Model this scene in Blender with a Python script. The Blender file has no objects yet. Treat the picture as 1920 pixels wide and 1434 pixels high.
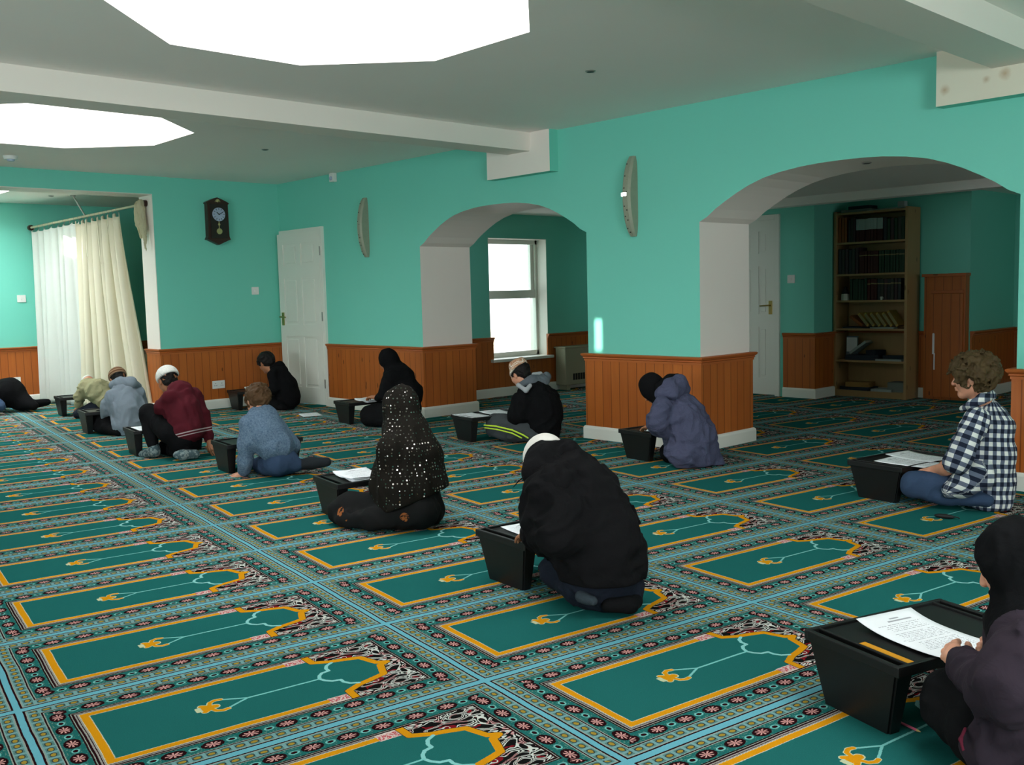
import bpy, bmesh, math, random
import numpy as np
from mathutils import Vector, Matrix, Quaternion
random.seed(7)
PI = math.pi
SC = bpy.context.scene
COL = SC.collection

# ------------------------------------------------------------------ camera
CAM_H = 1.2
FPX = 1819.4                       # focal length in pixels of a 1920 px wide frame
_pitch, _roll, _turn = 0.0912723, -0.0255119, math.radians(46.86)
_cp, _sp = math.cos(_pitch), math.sin(_pitch)
_F = Vector((0, _cp, -_sp)); _U = Vector((0, _sp, _cp)); _R = Vector((1, 0, 0))
_c, _s = math.cos(_roll), math.sin(_roll)
_R, _U = _R*_c + _U*_s, _U*_c - _R*_s
_Z = Matrix.Rotation(_turn, 3, 'Z')
CR, CU, CF = _Z @ _R, _Z @ _U, _Z @ _F
cam_data = bpy.data.cameras.new('camera')
cam_data.sensor_width = 36.0
cam_data.lens = FPX/1920*36
cam_data.clip_start = 0.05
cam_data.clip_end = 200
cam = bpy.data.objects.new('camera', cam_data)
COL.objects.link(cam)
cam.matrix_world = Matrix(((CR.x, CU.x, -CF.x, 0), (CR.y, CU.y, -CF.y, 0), (CR.z, CU.z, -CF.z, CAM_H), (0, 0, 0, 1)))
SC.camera = cam

# ------------------------------------------------------------------ exposure, world, sun and daylight
SC.view_settings.view_transform = 'Standard'
SC.view_settings.look = 'None'
SC.view_settings.gamma = 1
SC.view_settings.use_curve_mapping = False
SC.view_settings.exposure = 0.22
world = bpy.data.worlds.new('sky'); SC.world = world
world.use_nodes = True
_b = world.node_tree.nodes['Background']
_b.inputs['Color'].default_value = (0.86, 0.93, 1.0, 1)
_b.inputs['Strength'].default_value = 3.0

def sun_light():
    d = bpy.data.lights.new('winter_sun', 'SUN')
    d.energy = 14.0; d.angle = math.radians(0.6); d.color = (1.0, 0.93, 0.82)
    o = bpy.data.objects.new('winter_sun', d); COL.objects.link(o)
    v = Vector((-0.42, 1.0, -0.62)).normalized()          # travels towards the arcade wall and down
    o.rotation_euler = v.to_track_quat('-Z', 'Y').to_euler()
    o.location = (2, -6, 6)
sun_light()

CEIL = 2.535
WELLS = [(-7.82, 2.64, CEIL), (-4.035, 2.67, CEIL), (-0.25, 2.70, CEIL), (-11.70, 2.44, 2.45)]
def sky_area(name, x, y, z, sx, sy, e, rot=(0, 0, 0), color=(0.92, 0.97, 1.0)):
    d = bpy.data.lights.new(name, 'AREA')
    d.shape = 'RECTANGLE'; d.size = sx; d.size_y = sy; d.energy = e; d.color = color
    o = bpy.data.objects.new(name, d); COL.objects.link(o)
    o.location = (x, y, z); o.rotation_euler = rot
    return o
for (x, y, z), e in zip(WELLS, (68, 68, 66, 150)):
    sky_area('skylight_daylight', x, y, z+0.487, 2.05, 2.05, e)
sky_area('window_and_fill_light', -9.4, 7.9, 1.25, 1.6, 1.5, 16, (0, -PI/2, 0))
sky_area('window_and_fill_light', 3.9, 0.5, 1.5, 1.2, 3.2, 190, (0, PI/2, 0))
sky_area('window_and_fill_light', -4.0, -4.3, 1.5, 4.0, 1.2, 110, (PI/2, 0, 0))
sky_area('window_and_fill_light', 0.1, 9.0, 1.4, 1.0, 1.6, 10, (0, PI/2, 0))  # added fill lamp to brighten the second room, no window stands here

# ------------------------------------------------------------------ small helpers
def pt(px, py, k):
    """point of the room seen at this place of the frame, k metres along the view axis"""
    return Vector((0, 0, CAM_H)) + (CF + CR*((px-960)/FPX) - CU*((py-717)/FPX))*k
def floor_pt(px, py, z=0.0):
    d = CF + CR*((px-960)/FPX) - CU*((py-717)/FPX)
    return Vector((0, 0, CAM_H)) + d*((z-CAM_H)/d.z)
def depth_of(p):
    return (Vector(p)-Vector((0, 0, CAM_H))).dot(CF)

def tag(o, label=None, cat=None, group=None, kind=None):
    if label: o['label'] = label
    if cat: o['category'] = cat
    if group: o['group'] = group
    if kind: o['kind'] = kind
    return o
def empty(name, loc=(0, 0, 0), rz=0.0, label=None, cat=None, group=None, parent=None):
    o = bpy.data.objects.new(name, None); COL.objects.link(o)
    o.empty_display_size = 0.1
    o.location = loc; o.rotation_euler = (0, 0, rz)
    if parent: o.parent = parent
    return tag(o, label, cat, group)
def link_mesh(name, me, mat, parent=None, smooth=False):
    o = bpy.data.objects.new(name, me); COL.objects.link(o)
    for m in (mat if isinstance(mat, (list, tuple)) else [mat]):
        me.materials.append(m)
    if smooth:
        me.polygons.foreach_set('use_smooth', [True]*len(me.polygons))
    if parent: o.parent = parent
    return o
def obj(name, bm, mat, parent=None, smooth=False, world_parent=False):
    me = bpy.data.meshes.new(name); bm.normal_update(); bm.to_mesh(me); bm.free()
    o = link_mesh(name, me, mat, parent, smooth)
    return o
def world_child(o, parent):
    """geometry already in world coordinates: keep it where it is under a parent that sits elsewhere"""
    o.parent = parent
    m = Matrix.Translation(parent.location) @ parent.rotation_euler.to_matrix().to_4x4()
    o.matrix_parent_inverse = m.inverted()
    return o
def add_box(bm, x0, x1, y0, y1, z0, z1, bevel=0.0, mi=0, mat=None):
    c = Vector(((x0+x1)/2, (y0+y1)/2, (z0+z1)/2))
    M = Matrix.Translation(c) @ Matrix.Diagonal((x1-x0, y1-y0, z1-z0, 1))
    if mat is not None: M = mat @ M
    r = bmesh.ops.create_cube(bm, size=1, matrix=M)
    vs = r['verts']
    es = list({e for v in vs for e in v.link_edges})
    for f in {f for v in vs for f in v.link_faces}: f.material_index = mi
    if bevel > 0:
        bmesh.ops.bevel(bm, geom=es, offset=bevel, segments=2, affect='EDGES', profile=0.6, clamp_overlap=True)
    return bm
def add_cyl(bm, a, b, r0, r1=None, seg=16, mi=0):
    a, b = Vector(a), Vector(b); r1 = r0 if r1 is None else r1
    d = b-a; q = d.to_track_quat('Z', 'Y').to_matrix().to_4x4()
    r = bmesh.ops.create_cone(bm, cap_ends=True, segments=seg, radius1=r0, radius2=r1, depth=d.length, matrix=Matrix.Translation((a+b)/2) @ q)
    for f in {f for v in r['verts'] for f in v.link_faces}: f.material_index = mi
def add_sph(bm, c, r, seg=16, scale=(1, 1, 1), mi=0):
    M = Matrix.Translation(c) @ Matrix.Diagonal((scale[0]*r, scale[1]*r, scale[2]*r, 1))
    q = bmesh.ops.create_uvsphere(bm, u_segments=seg, v_segments=max(6, seg//2), radius=1, matrix=M)
    for f in {f for v in q['verts'] for f in v.link_faces}: f.material_index = mi; f.smooth = True
def add_poly(bm, pts, mi=0):
    f = bm.faces.new([bm.verts.new(p) for p in pts]); f.material_index = mi
    return f
def add_prism(bm, pts, off, mi=0):
    """polygon pts pushed by off, closed"""
    a = [bm.verts.new(p) for p in pts]; b = [bm.verts.new(Vector(p)+Vector(off)) for p in pts]
    n = len(pts); fs = [bm.faces.new(a), bm.faces.new(list(reversed(b)))]
    for i in range(n): fs.append(bm.faces.new((a[i], b[i], b[(i+1) % n], a[(i+1) % n])))
    for f in fs: f.material_index = mi
    bmesh.ops.recalc_face_normals(bm, faces=fs)
def tube(bm, pts, r, seg=8, closed=False, mi=0):
    pts = [Vector(p) for p in pts]; rings = []
    n = len(pts); up = Vector((0, 0, 1))
    for i, p in enumerate(pts):
        d = (pts[min(i+1, n-1)]-pts[max(i-1, 0)]).normalized()
        s = d.cross(up)
        if s.length < 1e-3: s = d.cross(Vector((1, 0, 0)))
        s.normalize(); u = s.cross(d)
        rr = r[i] if isinstance(r, (list, tuple)) else r
        rings.append([bm.verts.new(p+(s*math.cos(t)+u*math.sin(t))*rr) for t in [2*PI*k/seg for k in range(seg)]])
    for i in range(n-1):
        for k in range(seg):
            f = bm.faces.new((rings[i][k], rings[i][(k+1) % seg], rings[i+1][(k+1) % seg], rings[i+1][k])); f.smooth = True; f.material_index = mi
    for ring in (rings[0], rings[-1]):
        f = bm.faces.new(ring); f.material_index = mi
def sweep(bm, path, prof, side=1, closed=False, mi=0):
    """profile (offset, z) carried along a ground polyline with mitred corners; side=1: offset to the right of travel"""
    P = [Vector((p[0], p[1])) for p in path]; n = len(P)
    def nrm(a, b):
        d = (b-a).normalized(); return Vector((d.y, -d.x))*side
    rings = []
    for i in range(n):
        if closed or 0 < i < n-1:
            n0 = nrm(P[(i-1) % n], P[i]); n1 = nrm(P[i], P[(i+1) % n])
            m = n0+n1; m = m/ max(1e-6, m.dot(n0))
        elif i == 0: m = nrm(P[0], P[1])
        else: m = nrm(P[-2], P[-1])
        rings.append([bm.verts.new((P[i].x+m.x*o, P[i].y+m.y*o, z)) for o, z in prof])
    k = len(prof); fs = []
    for i in range(n if closed else n-1):
        a, b = rings[i], rings[(i+1) % n]
        for j in range(k):
            fs.append(bm.faces.new((a[j], a[(j+1) % k], b[(j+1) % k], b[j])))
    if not closed:
        fs.append(bm.faces.new(rings[0])); fs.append(bm.faces.new(list(reversed(rings[-1]))))
    for f in fs: f.material_index = mi
    bmesh.ops.recalc_face_normals(bm, faces=fs)

# ------------------------------------------------------------------ materials
MATS = {}
class NT:
    """tiny expression builder over a shader node tree"""
    def __init__(s, name, rough=0.6, spec=0.3):
        m = bpy.data.materials.new(name); m.use_nodes = True
        s.m = m; s.t = m.node_tree; s.bsdf = s.t.nodes['Principled BSDF']
        s.bsdf.inputs['Roughness'].default_value = rough
        s.bsdf.inputs['Specular IOR Level'].default_value = spec
        MATS[name] = m
    def node(s, kind, **kw):
        n = s.t.nodes.new(kind)
        for k, v in kw.items(): setattr(n, k, v)
        return n
    def link(s, a, b): s.t.links.new(a, b)
    def put(s, sock, v):
        if isinstance(v, X): v = v.s
        if hasattr(v, 'is_output'): s.link(v, sock)
        else: sock.default_value = v
    def op(s, o, *a):
        n = s.node('ShaderNodeMath', operation=o)
        for i, v in enumerate(a): s.put(n.inputs[i], v)
        return X(s, n.outputs[0])
    def coords(s, which='Object'):
        return s.node('ShaderNodeTexCoord').outputs[which]
    def sep(s, v):
        n = s.node('ShaderNodeSeparateXYZ'); s.put(n.inputs[0], v)
        return X(s, n.outputs[0]), X(s, n.outputs[1]), X(s, n.outputs[2])
    def comb(s, x, y, z=0.0):
        n = s.node('ShaderNodeCombineXYZ')
        for i, v in enumerate((x, y, z)): s.put(n.inputs[i], v)
        return n.outputs[0]
    def noise(s, vec=None, scale=5.0, detail=2.0, rough=0.5, out=0, dist=0.0):
        n = s.node('ShaderNodeTexNoise'); n.inputs['Scale'].default_value = scale
        n.inputs['Detail'].default_value = detail; n.inputs['Roughness'].default_value = rough; n.inputs['Distortion'].default_value = dist
        if vec is not None: s.put(n.inputs['Vector'], vec)
        return X(s, n.outputs[out])
    def mix(s, f, a, b):
        n = s.node('ShaderNodeMix', data_type='RGBA')
        s.put(n.inputs[0], f)
        for sock, v in ((n.inputs[6], a), (n.inputs[7], b)):
            if isinstance(v, tuple): sock.default_value = (*v[:3], 1)
            else: s.put(sock, v)
        return n.outputs[2]
    def attr(s, name):
        n = s.node('ShaderNodeAttribute', attribute_name=name); return X(s, n.outputs['Fac'])
    def color(s, v):
        if isinstance(v, tuple): s.bsdf.inputs['Base Color'].default_value = (*v[:3], 1)
        else: s.put(s.bsdf.inputs['Base Color'], v)
    def bump(s, h, strength=0.3, dist=0.01):
        n = s.node('ShaderNodeBump'); n.inputs['Strength'].default_value = strength; n.inputs['Distance'].default_value = dist
        s.put(n.inputs['Height'], h); s.link(n.outputs[0], s.bsdf.inputs['Normal'])
class X:
    def __init__(s, t, sock): s.t = t; s.s = sock
    def __add__(a, b): return a.t.op('ADD', a, b)
    __radd__ = __add__
    def __sub__(a, b): return a.t.op('SUBTRACT', a, b)
    def __rsub__(a, b): return a.t.op('SUBTRACT', b, a)
    def __mul__(a, b): return a.t.op('MULTIPLY', a, b)
    __rmul__ = __mul__
    def __truediv__(a, b): return a.t.op('DIVIDE', a, b)
    def __lt__(a, b): return a.t.op('LESS_THAN', a, b)
    def __gt__(a, b): return a.t.op('GREATER_THAN', a, b)
    def abs(a): return a.t.op('ABSOLUTE', a)
    def min(a, b): return a.t.op('MINIMUM', a, b)
    def max(a, b): return a.t.op('MAXIMUM', a, b)
    def floor(a): return a.t.op('FLOOR', a)
    def fract(a): return a.t.op('FRACT', a)
    def sqrt(a): return a.t.op('SQRT', a)
    def clamp(a): n = a.t.op('ADD', a, 0.0); n.s.node.use_clamp = True; return n
def srgb(r, g, b):
    f = lambda c: ((c/255+0.055)/1.055)**2.4 if c > 10 else c/255/12.92
    return (f(r), f(g), f(b))

def plain(name, col, rough=0.6, spec=0.3, var=0.0, scale=8.0, bump=0.0, bscale=60.0, metal=0.0):
    t = NT(name, rough, spec)
    t.bsdf.inputs['Metallic'].default_value = metal
    if var > 0:
        n = t.noise(t.coords(), scale, 3.0)
        t.color(t.mix(n, tuple(c*(1-var) for c in col), tuple(min(1, c*(1+var)) for c in col)))
    else:
        n = t.noise(t.coords(), scale, 1.0)
        t.color(t.mix(n, tuple(c*0.985 for c in col), tuple(min(1, c*1.015) for c in col)))
    if bump > 0: t.bump(t.noise(t.coords(), bscale, 3.0), bump, 0.004)
    return t.m
def emitter(name, col, strength):
    t = NT(name)
    t.color((0.9, 0.9, 0.9)); t.bsdf.inputs['Emission Color'].default_value = (*col, 1)
    t.bsdf.inputs['Emission Strength'].default_value = strength
    return t.m
def fabric(name, col, var=0.12, rough=0.9, spec=0.12, weave=900.0, fold=9.0, bump=0.25, sheen=0.0):
    t = NT(name, rough, spec)
    c = t.coords()
    n = t.noise(c, fold, 4.0, 0.6)
    f = t.noise(c, weave*0.35, 2.0)
    t.color(t.mix((n*0.6+f*0.4).clamp(), tuple(x*(1-var) for x in col), tuple(min(1, x*(1+var)) for x in col)))
    t.bsdf.inputs['Sheen Weight'].default_value = sheen
    w = t.noise(c, fold*2.2, 3.0, 0.55, dist=0.8)
    t.bump((1.0-(w-0.5).abs()*3.0)*0.9+n*0.4+f*0.1, min(1.0, bump*1.2), 0.007)
    return t.m
TEAL = srgb(118, 206, 186)
M_wall = plain('teal_wall_paint', TEAL, 0.55, 0.25, 0.02, 1.2, 0.06, 180)
M_white = plain('white_paint', srgb(236, 228, 218), 0.6, 0.25, 0.02, 2.0, 0.04, 150)
M_ceil = plain('ceiling_paint', srgb(250, 242, 236), 0.8, 0.15, 0.02, 1.5, 0.05, 200)
M_gloss = plain('white_gloss_paint', srgb(226, 227, 216), 0.35, 0.4, 0.02, 3.0)
M_plastic = plain('black_plastic', (0.006, 0.006, 0.006), 0.42, 0.35, 0.1, 30, 0.12, 500)
M_paper = plain('paper', (0.80, 0.82, 0.84), 0.8, 0.2, 0.01, 5)
M_switch = plain('white_plastic', srgb(225, 225, 220), 0.35, 0.4)
M_brass = plain('brass', (0.45, 0.34, 0.12), 0.35, 0.5, metal=1.0)
M_steel = plain('brushed_steel', (0.42, 0.41, 0.38), 0.4, 0.5, metal=0.85)

def pine(name, dark, light, plank=0.088, horizontal=False, groove=True):
    t = NT(name, 0.42, 0.4)
    g = t.node('ShaderNodeNewGeometry')
    x, y, z = t.sep(g.outputs['Position']); nx, ny, nz = t.sep(g.outputs['True Normal'])
    s = nx.abs()*y + ny.abs()*x + nz.abs()*x
    pi_ = (s/plank).floor()
    fr = (s/plank).fract()
    along = z if not horizontal else s
    across = s if not horizontal else z
    grain = t.noise(t.comb(across*34.0 + pi_*3.7, along*2.2, pi_), 1.0, 4.0, 0.6, dist=0.6)
    tone = t.noise(t.comb(pi_*1.73, 0.0, 0.0), 3.1, 0.0)
    kn = t.node('ShaderNodeTexVoronoi'); kn.inputs['Scale'].default_value = 1.0
    t.put(kn.inputs['Vector'], t.comb(across*9.0, along*3.2, pi_*0.0))
    knot = X(t, kn.outputs['Distance']) < 0.085
    c = t.mix((grain*0.55+tone*0.6-0.08).clamp(), dark, light)
    c = t.mix(knot*0.75, c, tuple(v*0.25 for v in dark))
    if groove and not horizontal:
        gr = (fr < 0.045).max(fr > 0.965)
        c = t.mix(gr*0.6, c, tuple(v*0.25 for v in dark))
    t.color(c)
    t.bump(grain, 0.08, 0.003)
    return t.m
M_pine = pine('varnished_pine_boards', srgb(148, 72, 24), srgb(192, 108, 42))
M_pine_rail = pine('varnished_pine_rail', srgb(150, 76, 30), srgb(190, 104, 48), horizontal=True, plank=0.9, groove=False)
M_oakply = pine('oak_veneer', srgb(150, 118, 76), srgb(176, 142, 96), plank=0.6, groove=False)

# ------------------------------------------------------------------ implicit surfaces (for bodies, cloth, hair)
def _smin(a, b, k):
    h = np.clip(0.5+0.5*(b-a)/k, 0, 1)
    return b*(1-h)+a*h - k*h*(1-h)
def cone(a, b, ra, rb=None, k=None):
    return ('cone', np.array(a, float), np.array(b, float), float(ra), float(ra if rb is None else rb), k)
def ball(c, r, k=None):
    return ('cone', np.array(c, float), np.array(c, float)+np.array((0, 0, 1e-4)), float(r), float(r), k)
def ell(c, r, M=None, k=None):
    return ('ell', np.array(c, float), np.array(r, float), (np.eye(3) if M is None else np.array(M, float)), None, k)
def _pd(p, P):
    if p[0] == 'cone':
        _, a, b, ra, rb, _k = p
        ba = b-a; L2 = ba@ba
        t = np.clip(((P-a)@ba)/L2, 0, 1)
        d = np.sqrt((((P-a)-t[..., None]*ba)**2).sum(-1))
        return d-(ra+(rb-ra)*t)
    _, c, r, M, _n, _k = p
    q = (P-c)@M                       # columns of M are the axes
    k0 = np.sqrt(((q/r)**2).sum(-1)); k1 = np.sqrt(((q/(r*r))**2).sum(-1))
    return k0*(k0-1)/np.maximum(k1, 1e-9)
def _bounds(p):
    if p[0] == 'cone':
        r = max(p[3], p[4]); return np.minimum(p[1], p[2])-r, np.maximum(p[1], p[2])+r
    r = max(p[2]); return p[1]-r, p[1]+r
_LAT = np.random.RandomState(3).rand(32, 32, 32).astype(np.float32)
def vnoise(P):
    i = np.floor(P).astype(int); f = P-i; f = f*f*(3-2*f)
    out = 0
    for dx in (0, 1):
        for dy in (0, 1):
            for dz in (0, 1):
                w = (f[..., 0] if dx else 1-f[..., 0])*(f[..., 1] if dy else 1-f[..., 1])*(f[..., 2] if dz else 1-f[..., 2])
                out = out + w*_LAT[(i[..., 0]+dx) % 32, (i[..., 1]+dy) % 32, (i[..., 2]+dz) % 32]
    return out*2-1
def sdf_mesh(prims, res=0.01, k=0.02, subtract=(), cuts=(), fold=0.0, fscale=(9, 9, 9), lump=0.0, lscale=40.0, floor=None, relax=1):
    """union of soft primitives -> (verts, quads). cuts: (point, normal): the side the normal points to is removed"""
    lo = np.min([_bounds(p)[0] for p in prims], 0)-3*res-0.01-abs(fold)-abs(lump)
    hi = np.max([_bounds(p)[1] for p in prims], 0)+3*res+0.01+abs(fold)+abs(lump)
    n = np.ceil((hi-lo)/res).astype(int)+1
    ax = [lo[i]+np.arange(n[i])*res for i in range(3)]
    D = np.full(n, 0.5, np.float32)
    def region(p, m):
        a, b = _bounds(p)
        i0 = np.maximum(np.floor((a-m-lo)/res).astype(int), 0); i1 = np.minimum(np.ceil((b+m-lo)/res).astype(int)+1, n)
        if (i1 <= i0).any(): return None, None
        sl = tuple(slice(i0[q], i1[q]) for q in range(3))
        G = np.stack(np.meshgrid(*(ax[q][sl[q]] for q in range(3)), indexing='ij'), -1)
        return sl, G
    for p in prims:
        kk = p[5] if p[5] is not None else k
        sl, G = region(p, kk+3*res)
        if sl is None: continue
        D[sl] = _smin(D[sl], _pd(p, G).astype(np.float32), max(kk, 1e-4))
    for p in subtract:
        kk = p[5] if p[5] is not None else 0.004
        sl, G = region(p, kk+3*res)
        if sl is None: continue
        D[sl] = -_smin(-D[sl], _pd(p, G).astype(np.float32), max(kk, 1e-4))
    near = np.abs(D) < max(0.03, abs(fold)*2+abs(lump)*2+2*res)
    if fold or lump:
        idx = np.argwhere(near); Q = lo+idx*res
        dv = 0
        if fold:
            w = vnoise(Q*np.array(fscale)*0.45+7)
            a = vnoise(Q*np.array(fscale)+w[:, None]*1.6); b = vnoise(Q*np.array(fscale)*1.9+w[:, None]*2.2+11)
            dv = dv + fold*(1.15*(1-2.4*np.abs(a)) + 0.75*(1-2.6*np.abs(b)))*-0.75 + fold*0.25
        if lump: dv = dv + lump*vnoise(Q*lscale)
        D[near] += dv.astype(np.float32)
    if cuts or floor is not None:
        G = np.stack(np.meshgrid(*ax, indexing='ij'), -1)
        for c, nn in cuts:
            nn = np.array(nn, float); nn /= np.linalg.norm(nn)
            D = np.maximum(D, ((G-np.array(c, float))@nn).astype(np.float32))
        if floor is not None: D = np.maximum(D, (floor-G[..., 2]).astype(np.float32))
    D[0], D[-1] = 0.5, 0.5; D[:, 0], D[:, -1] = 0.5, 0.5; D[:, :, 0], D[:, :, -1] = 0.5, 0.5
    I = D < 0
    cell = np.zeros(n-1, np.int8)
    cs = [(a, b, c) for a in (0, 1) for b in (0, 1) for c in (0, 1)]
    def sh(A, o): return A[o[0]:n[0]-1+o[0], o[1]:n[1]-1+o[1], o[2]:n[2]-1+o[2]]
    for o in cs: cell += sh(I, o)
    mixed = (cell > 0) & (cell < 8)
    idx = np.argwhere(mixed)
    vid = np.full(n-1, -1, np.int32); vid[tuple(idx.T)] = np.arange(len(idx))
    acc = np.zeros((len(idx), 3)); cnt = np.zeros(len(idx))
    vals = {o: D[idx[:, 0]+o[0], idx[:, 1]+o[1], idx[:, 2]+o[2]] for o in cs}
    for o in cs:
        for axx in range(3):
            if o[axx] == 0:
                o2 = tuple(o[q]+(1 if q == axx else 0) for q in range(3))
                a, b = vals[o], vals[o2]; m = (a < 0) != (b < 0)
                t = np.where(m, a/np.where(m, a-b, 1), 0)
                pnt = np.tile(np.array(o, float), (len(idx), 1)); pnt[:, axx] += t
                acc[m] += pnt[m]; cnt[m] += 1
    V = lo+(idx+acc/np.maximum(cnt, 1)[:, None])*res
    quads = []
    for axx in range(3):
        u, w = (axx+1) % 3, (axx+2) % 3
        A = I[tuple(slice(0, n[q]-1) if q == axx else slice(None) for q in range(3))]
        B = I[tuple(slice(1, n[q]) if q == axx else slice(None) for q in range(3))]
        e = np.argwhere(A != B)
        e = e[(e[:, u] > 0) & (e[:, w] > 0) & (e[:, u] < n[u]-1) & (e[:, w] < n[w]-1)]
        def cid(du, dw):
            q = e.copy(); q[:, u] += du; q[:, w] += dw
            return vid[tuple(q.T)]
        q4 = np.stack([cid(-1, -1), cid(0, -1), cid(0, 0), cid(-1, 0)], 1)
        flip = ~A[tuple(e.T)]
        q4[flip] = q4[flip][:, ::-1]
        quads.append(q4)
    F = np.concatenate(quads)
    F = F[(F >= 0).all(1)]
    for _ in range(relax):
        S = np.zeros_like(V); C = np.zeros(len(V))
        for i in range(4):
            a, b = F[:, i], F[:, (i+1) % 4]
            np.add.at(S, a, V[b]); np.add.at(C, a, 1); np.add.at(S, b, V[a]); np.add.at(C, b, 1)
        V = V*0.5+0.5*S/np.maximum(C, 1)[:, None]
    return V, F
def mesh_from(name, V, F):
    me = bpy.data.meshes.new(name)
    me.vertices.add(len(V)); me.vertices.foreach_set('co', np.asarray(V, np.float32).ravel())
    me.loops.add(len(F)*4); me.loops.foreach_set('vertex_index', np.asarray(F, np.int32).ravel())
    me.polygons.add(len(F))
    me.polygons.foreach_set('loop_start', np.arange(len(F), dtype=np.int32)*4)
    me.update(calc_edges=True); me.validate()
    me.polygons.foreach_set('use_smooth', np.ones(len(me.polygons), bool))
    return me
def soft(name, mat, prims, parent=None, **kw):
    V, F = sdf_mesh(prims, **kw)
    if parent is not None: V = V-np.array(parent.location)
    me = mesh_from(name, V, F)
    return link_mesh(name, me, mat, parent)

# ------------------------------------------------------------------ carpet: rows of woven prayer rugs
def carpet_material():
    t = NT('prayer_rug_carpet', 0.95, 0.05)
    g = t.node('ShaderNodeNewGeometry'); x, y, z = t.sep(g.outputs['Position'])
    PA, PB = 1.2238, 0.6698
    ax, ay, ox, oy = 0.150584, 0.988597, -3.0675, 0.8249
    wob = t.noise(t.comb(x*5.0, y*5.0), 1.0, 2.0)-0.5
    fz = t.noise(t.comb(x*190.0, y*190.0), 1.0, 1.0)-0.5
    X_, Y_ = x-ox, y-oy
    U = (X_*ax + Y_*ay + 0.007)+wob*0.010+fz*0.003
    V = (X_*ay - Y_*ax - 0.008)+wob*0.006+fz*0.003
    iu = (U/PA).floor(); iv = (V/PB).floor()
    u = U-iu*PA; v = V-iv*PB
    c = (v-PB/2).abs()
    du = u.min(PA-u)+0.003; dv = v.min(PB-v)
    d = du.min(dv)
    isu = du < dv
    along = isu*(v-PB/2)+(1.0-isu)*(u-PA/2)
    blue, pale, maroon = srgb(102, 168, 182), srgb(146, 152, 142), (0.020, 0.005, 0.007)
    green, gold, lblue = srgb(34, 99, 95), srgb(208, 140, 22), srgb(134, 196, 192)
    black = (0.008, 0.008, 0.008)
    def band(a, b): return (d > a)*(d < b)
    col = blue
    col = t.mix(band(0.0122, 0.0180), col, maroon)
    col = t.mix(band(0.0180, 0.057), col, srgb(114, 154, 154))
    # beads of the chain band
    bf = ((along/0.0386+0.5).fract()-0.5)*0.0386
    bd = d-0.0382
    be = ((bf/0.0125)*(bf/0.0125)+(bd/0.0085)*(bd/0.0085))
    col = t.mix(band(0.0250, 0.0525)*((bf.abs()) < 0.0140), col, srgb(84, 122, 118))
    col = t.mix(be < 1.25, col, srgb(52, 62, 62))
    col = t.mix(be < 0.62, col, srgb(158, 132, 52))
    col = t.mix(band(0.0180, 0.0212), col, pale)
    col = t.mix(band(0.0545, 0.057), col, pale)
    col = t.mix(band(0.0560, 0.0618), col, maroon)
    col = t.mix(band(0.0605, 0.0635), col, pale)
    inner = d > 0.0635
    col = t.mix(inner, col, green)
    # flowers
    fp = ((along/0.1052+0.5).fract()-0.5)*0.1052
    fq = d-0.0915
    nj = t.noise(t.comb(fp*260.0, fq*260.0, iu+iv), 1.0, 1.0)-0.5
    fr = ((fp/0.033)*(fp/0.033)+(fq/0.0225)*(fq/0.0225)).sqrt()+nj*0.35
    fb = band(0.0635, 0.121)
    ang = t.op('ARCTAN2', fq*1.3, fp)
    pet = t.op('COSINE', ang*8.0)
    col = t.mix(fb*(fr < 1.0), col, maroon)
    col = t.mix(fb*(fr < 0.68)*((pet*0.5+fr*-0.9) > -0.42), col, srgb(206, 150, 144))
    fo = ((along/0.1052).fract()-0.5)*0.1052
    fe = ((fo/0.011)*(fo/0.011)+(fq/0.008)*(fq/0.008))
    col = t.mix(fb*(fe < 1.9), col, srgb(110, 176, 170))
    col = t.mix(fb*(fe < 0.7), col, maroon)
    lf = t.noise(t.comb(fp*120.0+7.0, fq*120.0), 1.0, 1.0)
    col = t.mix(fb*(fr > 1.05)*(fe > 2.2)*(lf > 0.62), col, srgb(96, 128, 116))
    col = t.mix(band(0.1200, 0.1252), col, maroon)
    col = t.mix(band(0.1245, 0.128), col, pale)
    col = t.mix(band(0.1272, 0.1340), col, maroon)
    core = d > 0.1335
    inside = d > 0.1335
    # main ground of the rug
    zig = (t.op('PINGPONG', along*1.0, 0.006))*0.5
    col = t.mix(band(0.1335, 0.144), col, srgb(150, 144, 138))
    col = t.mix((d > 0.138)*(d < 0.1405), col, maroon)
    col = t.mix((d > 0.1435+zig*0.6)*(d < 0.1715), col, srgb(196, 190, 168))
    col = t.mix((d > 0.146+zig*0.6)*(d < 0.1700-zig*0.6), col, gold)
    col = t.mix(d > 0.1725, col, green)
    # niche head outline: distance to a polyline in (u, c)
    def seg(p, q):
        bx, by = q[0]-p[0], q[1]-p[1]; L2 = bx*bx+by*by
        pu, pc = u-p[0], c-p[1]
        h = ((pu*bx+pc*by)/L2).clamp()
        eu, ec = pu-h*bx, pc-h*by
        return (eu*eu+ec*ec).sqrt()
    def poly(pts):
        r = None
        for p, q in zip(pts, pts[1:]):
            s_ = seg(p, q); r = s_ if r is None else r.min(s_)
        return r
    head = [(0.848, 0.205), (0.852, 0.142), (0.902, 0.116), (0.948, 0.104), (1.000, 0.086), (1.024, 0.014), (1.052, 0.0)]
    # half width of the arch opening as a function of u (piecewise linear), beyond it is the spandrel
    def lin(a, b):
        m = (b[1]-a[1])/(b[0]-a[0]); return (u-a[0])*m+a[1]
    prof = lin(head[1], head[2]).max(lin(head[2], head[3])).min(lin(head[3], head[4]).max(lin(head[4], head[5])))
    prof = lin(head[1], head[2]).min(10.0)
    edge = (u < head[2][0])*lin(head[1], head[2]) + (u > head[2][0])*(u < head[4][0])*lin(head[2], head[4]) + (u > head[4][0])*(lin(head[4], head[5]))
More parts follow.
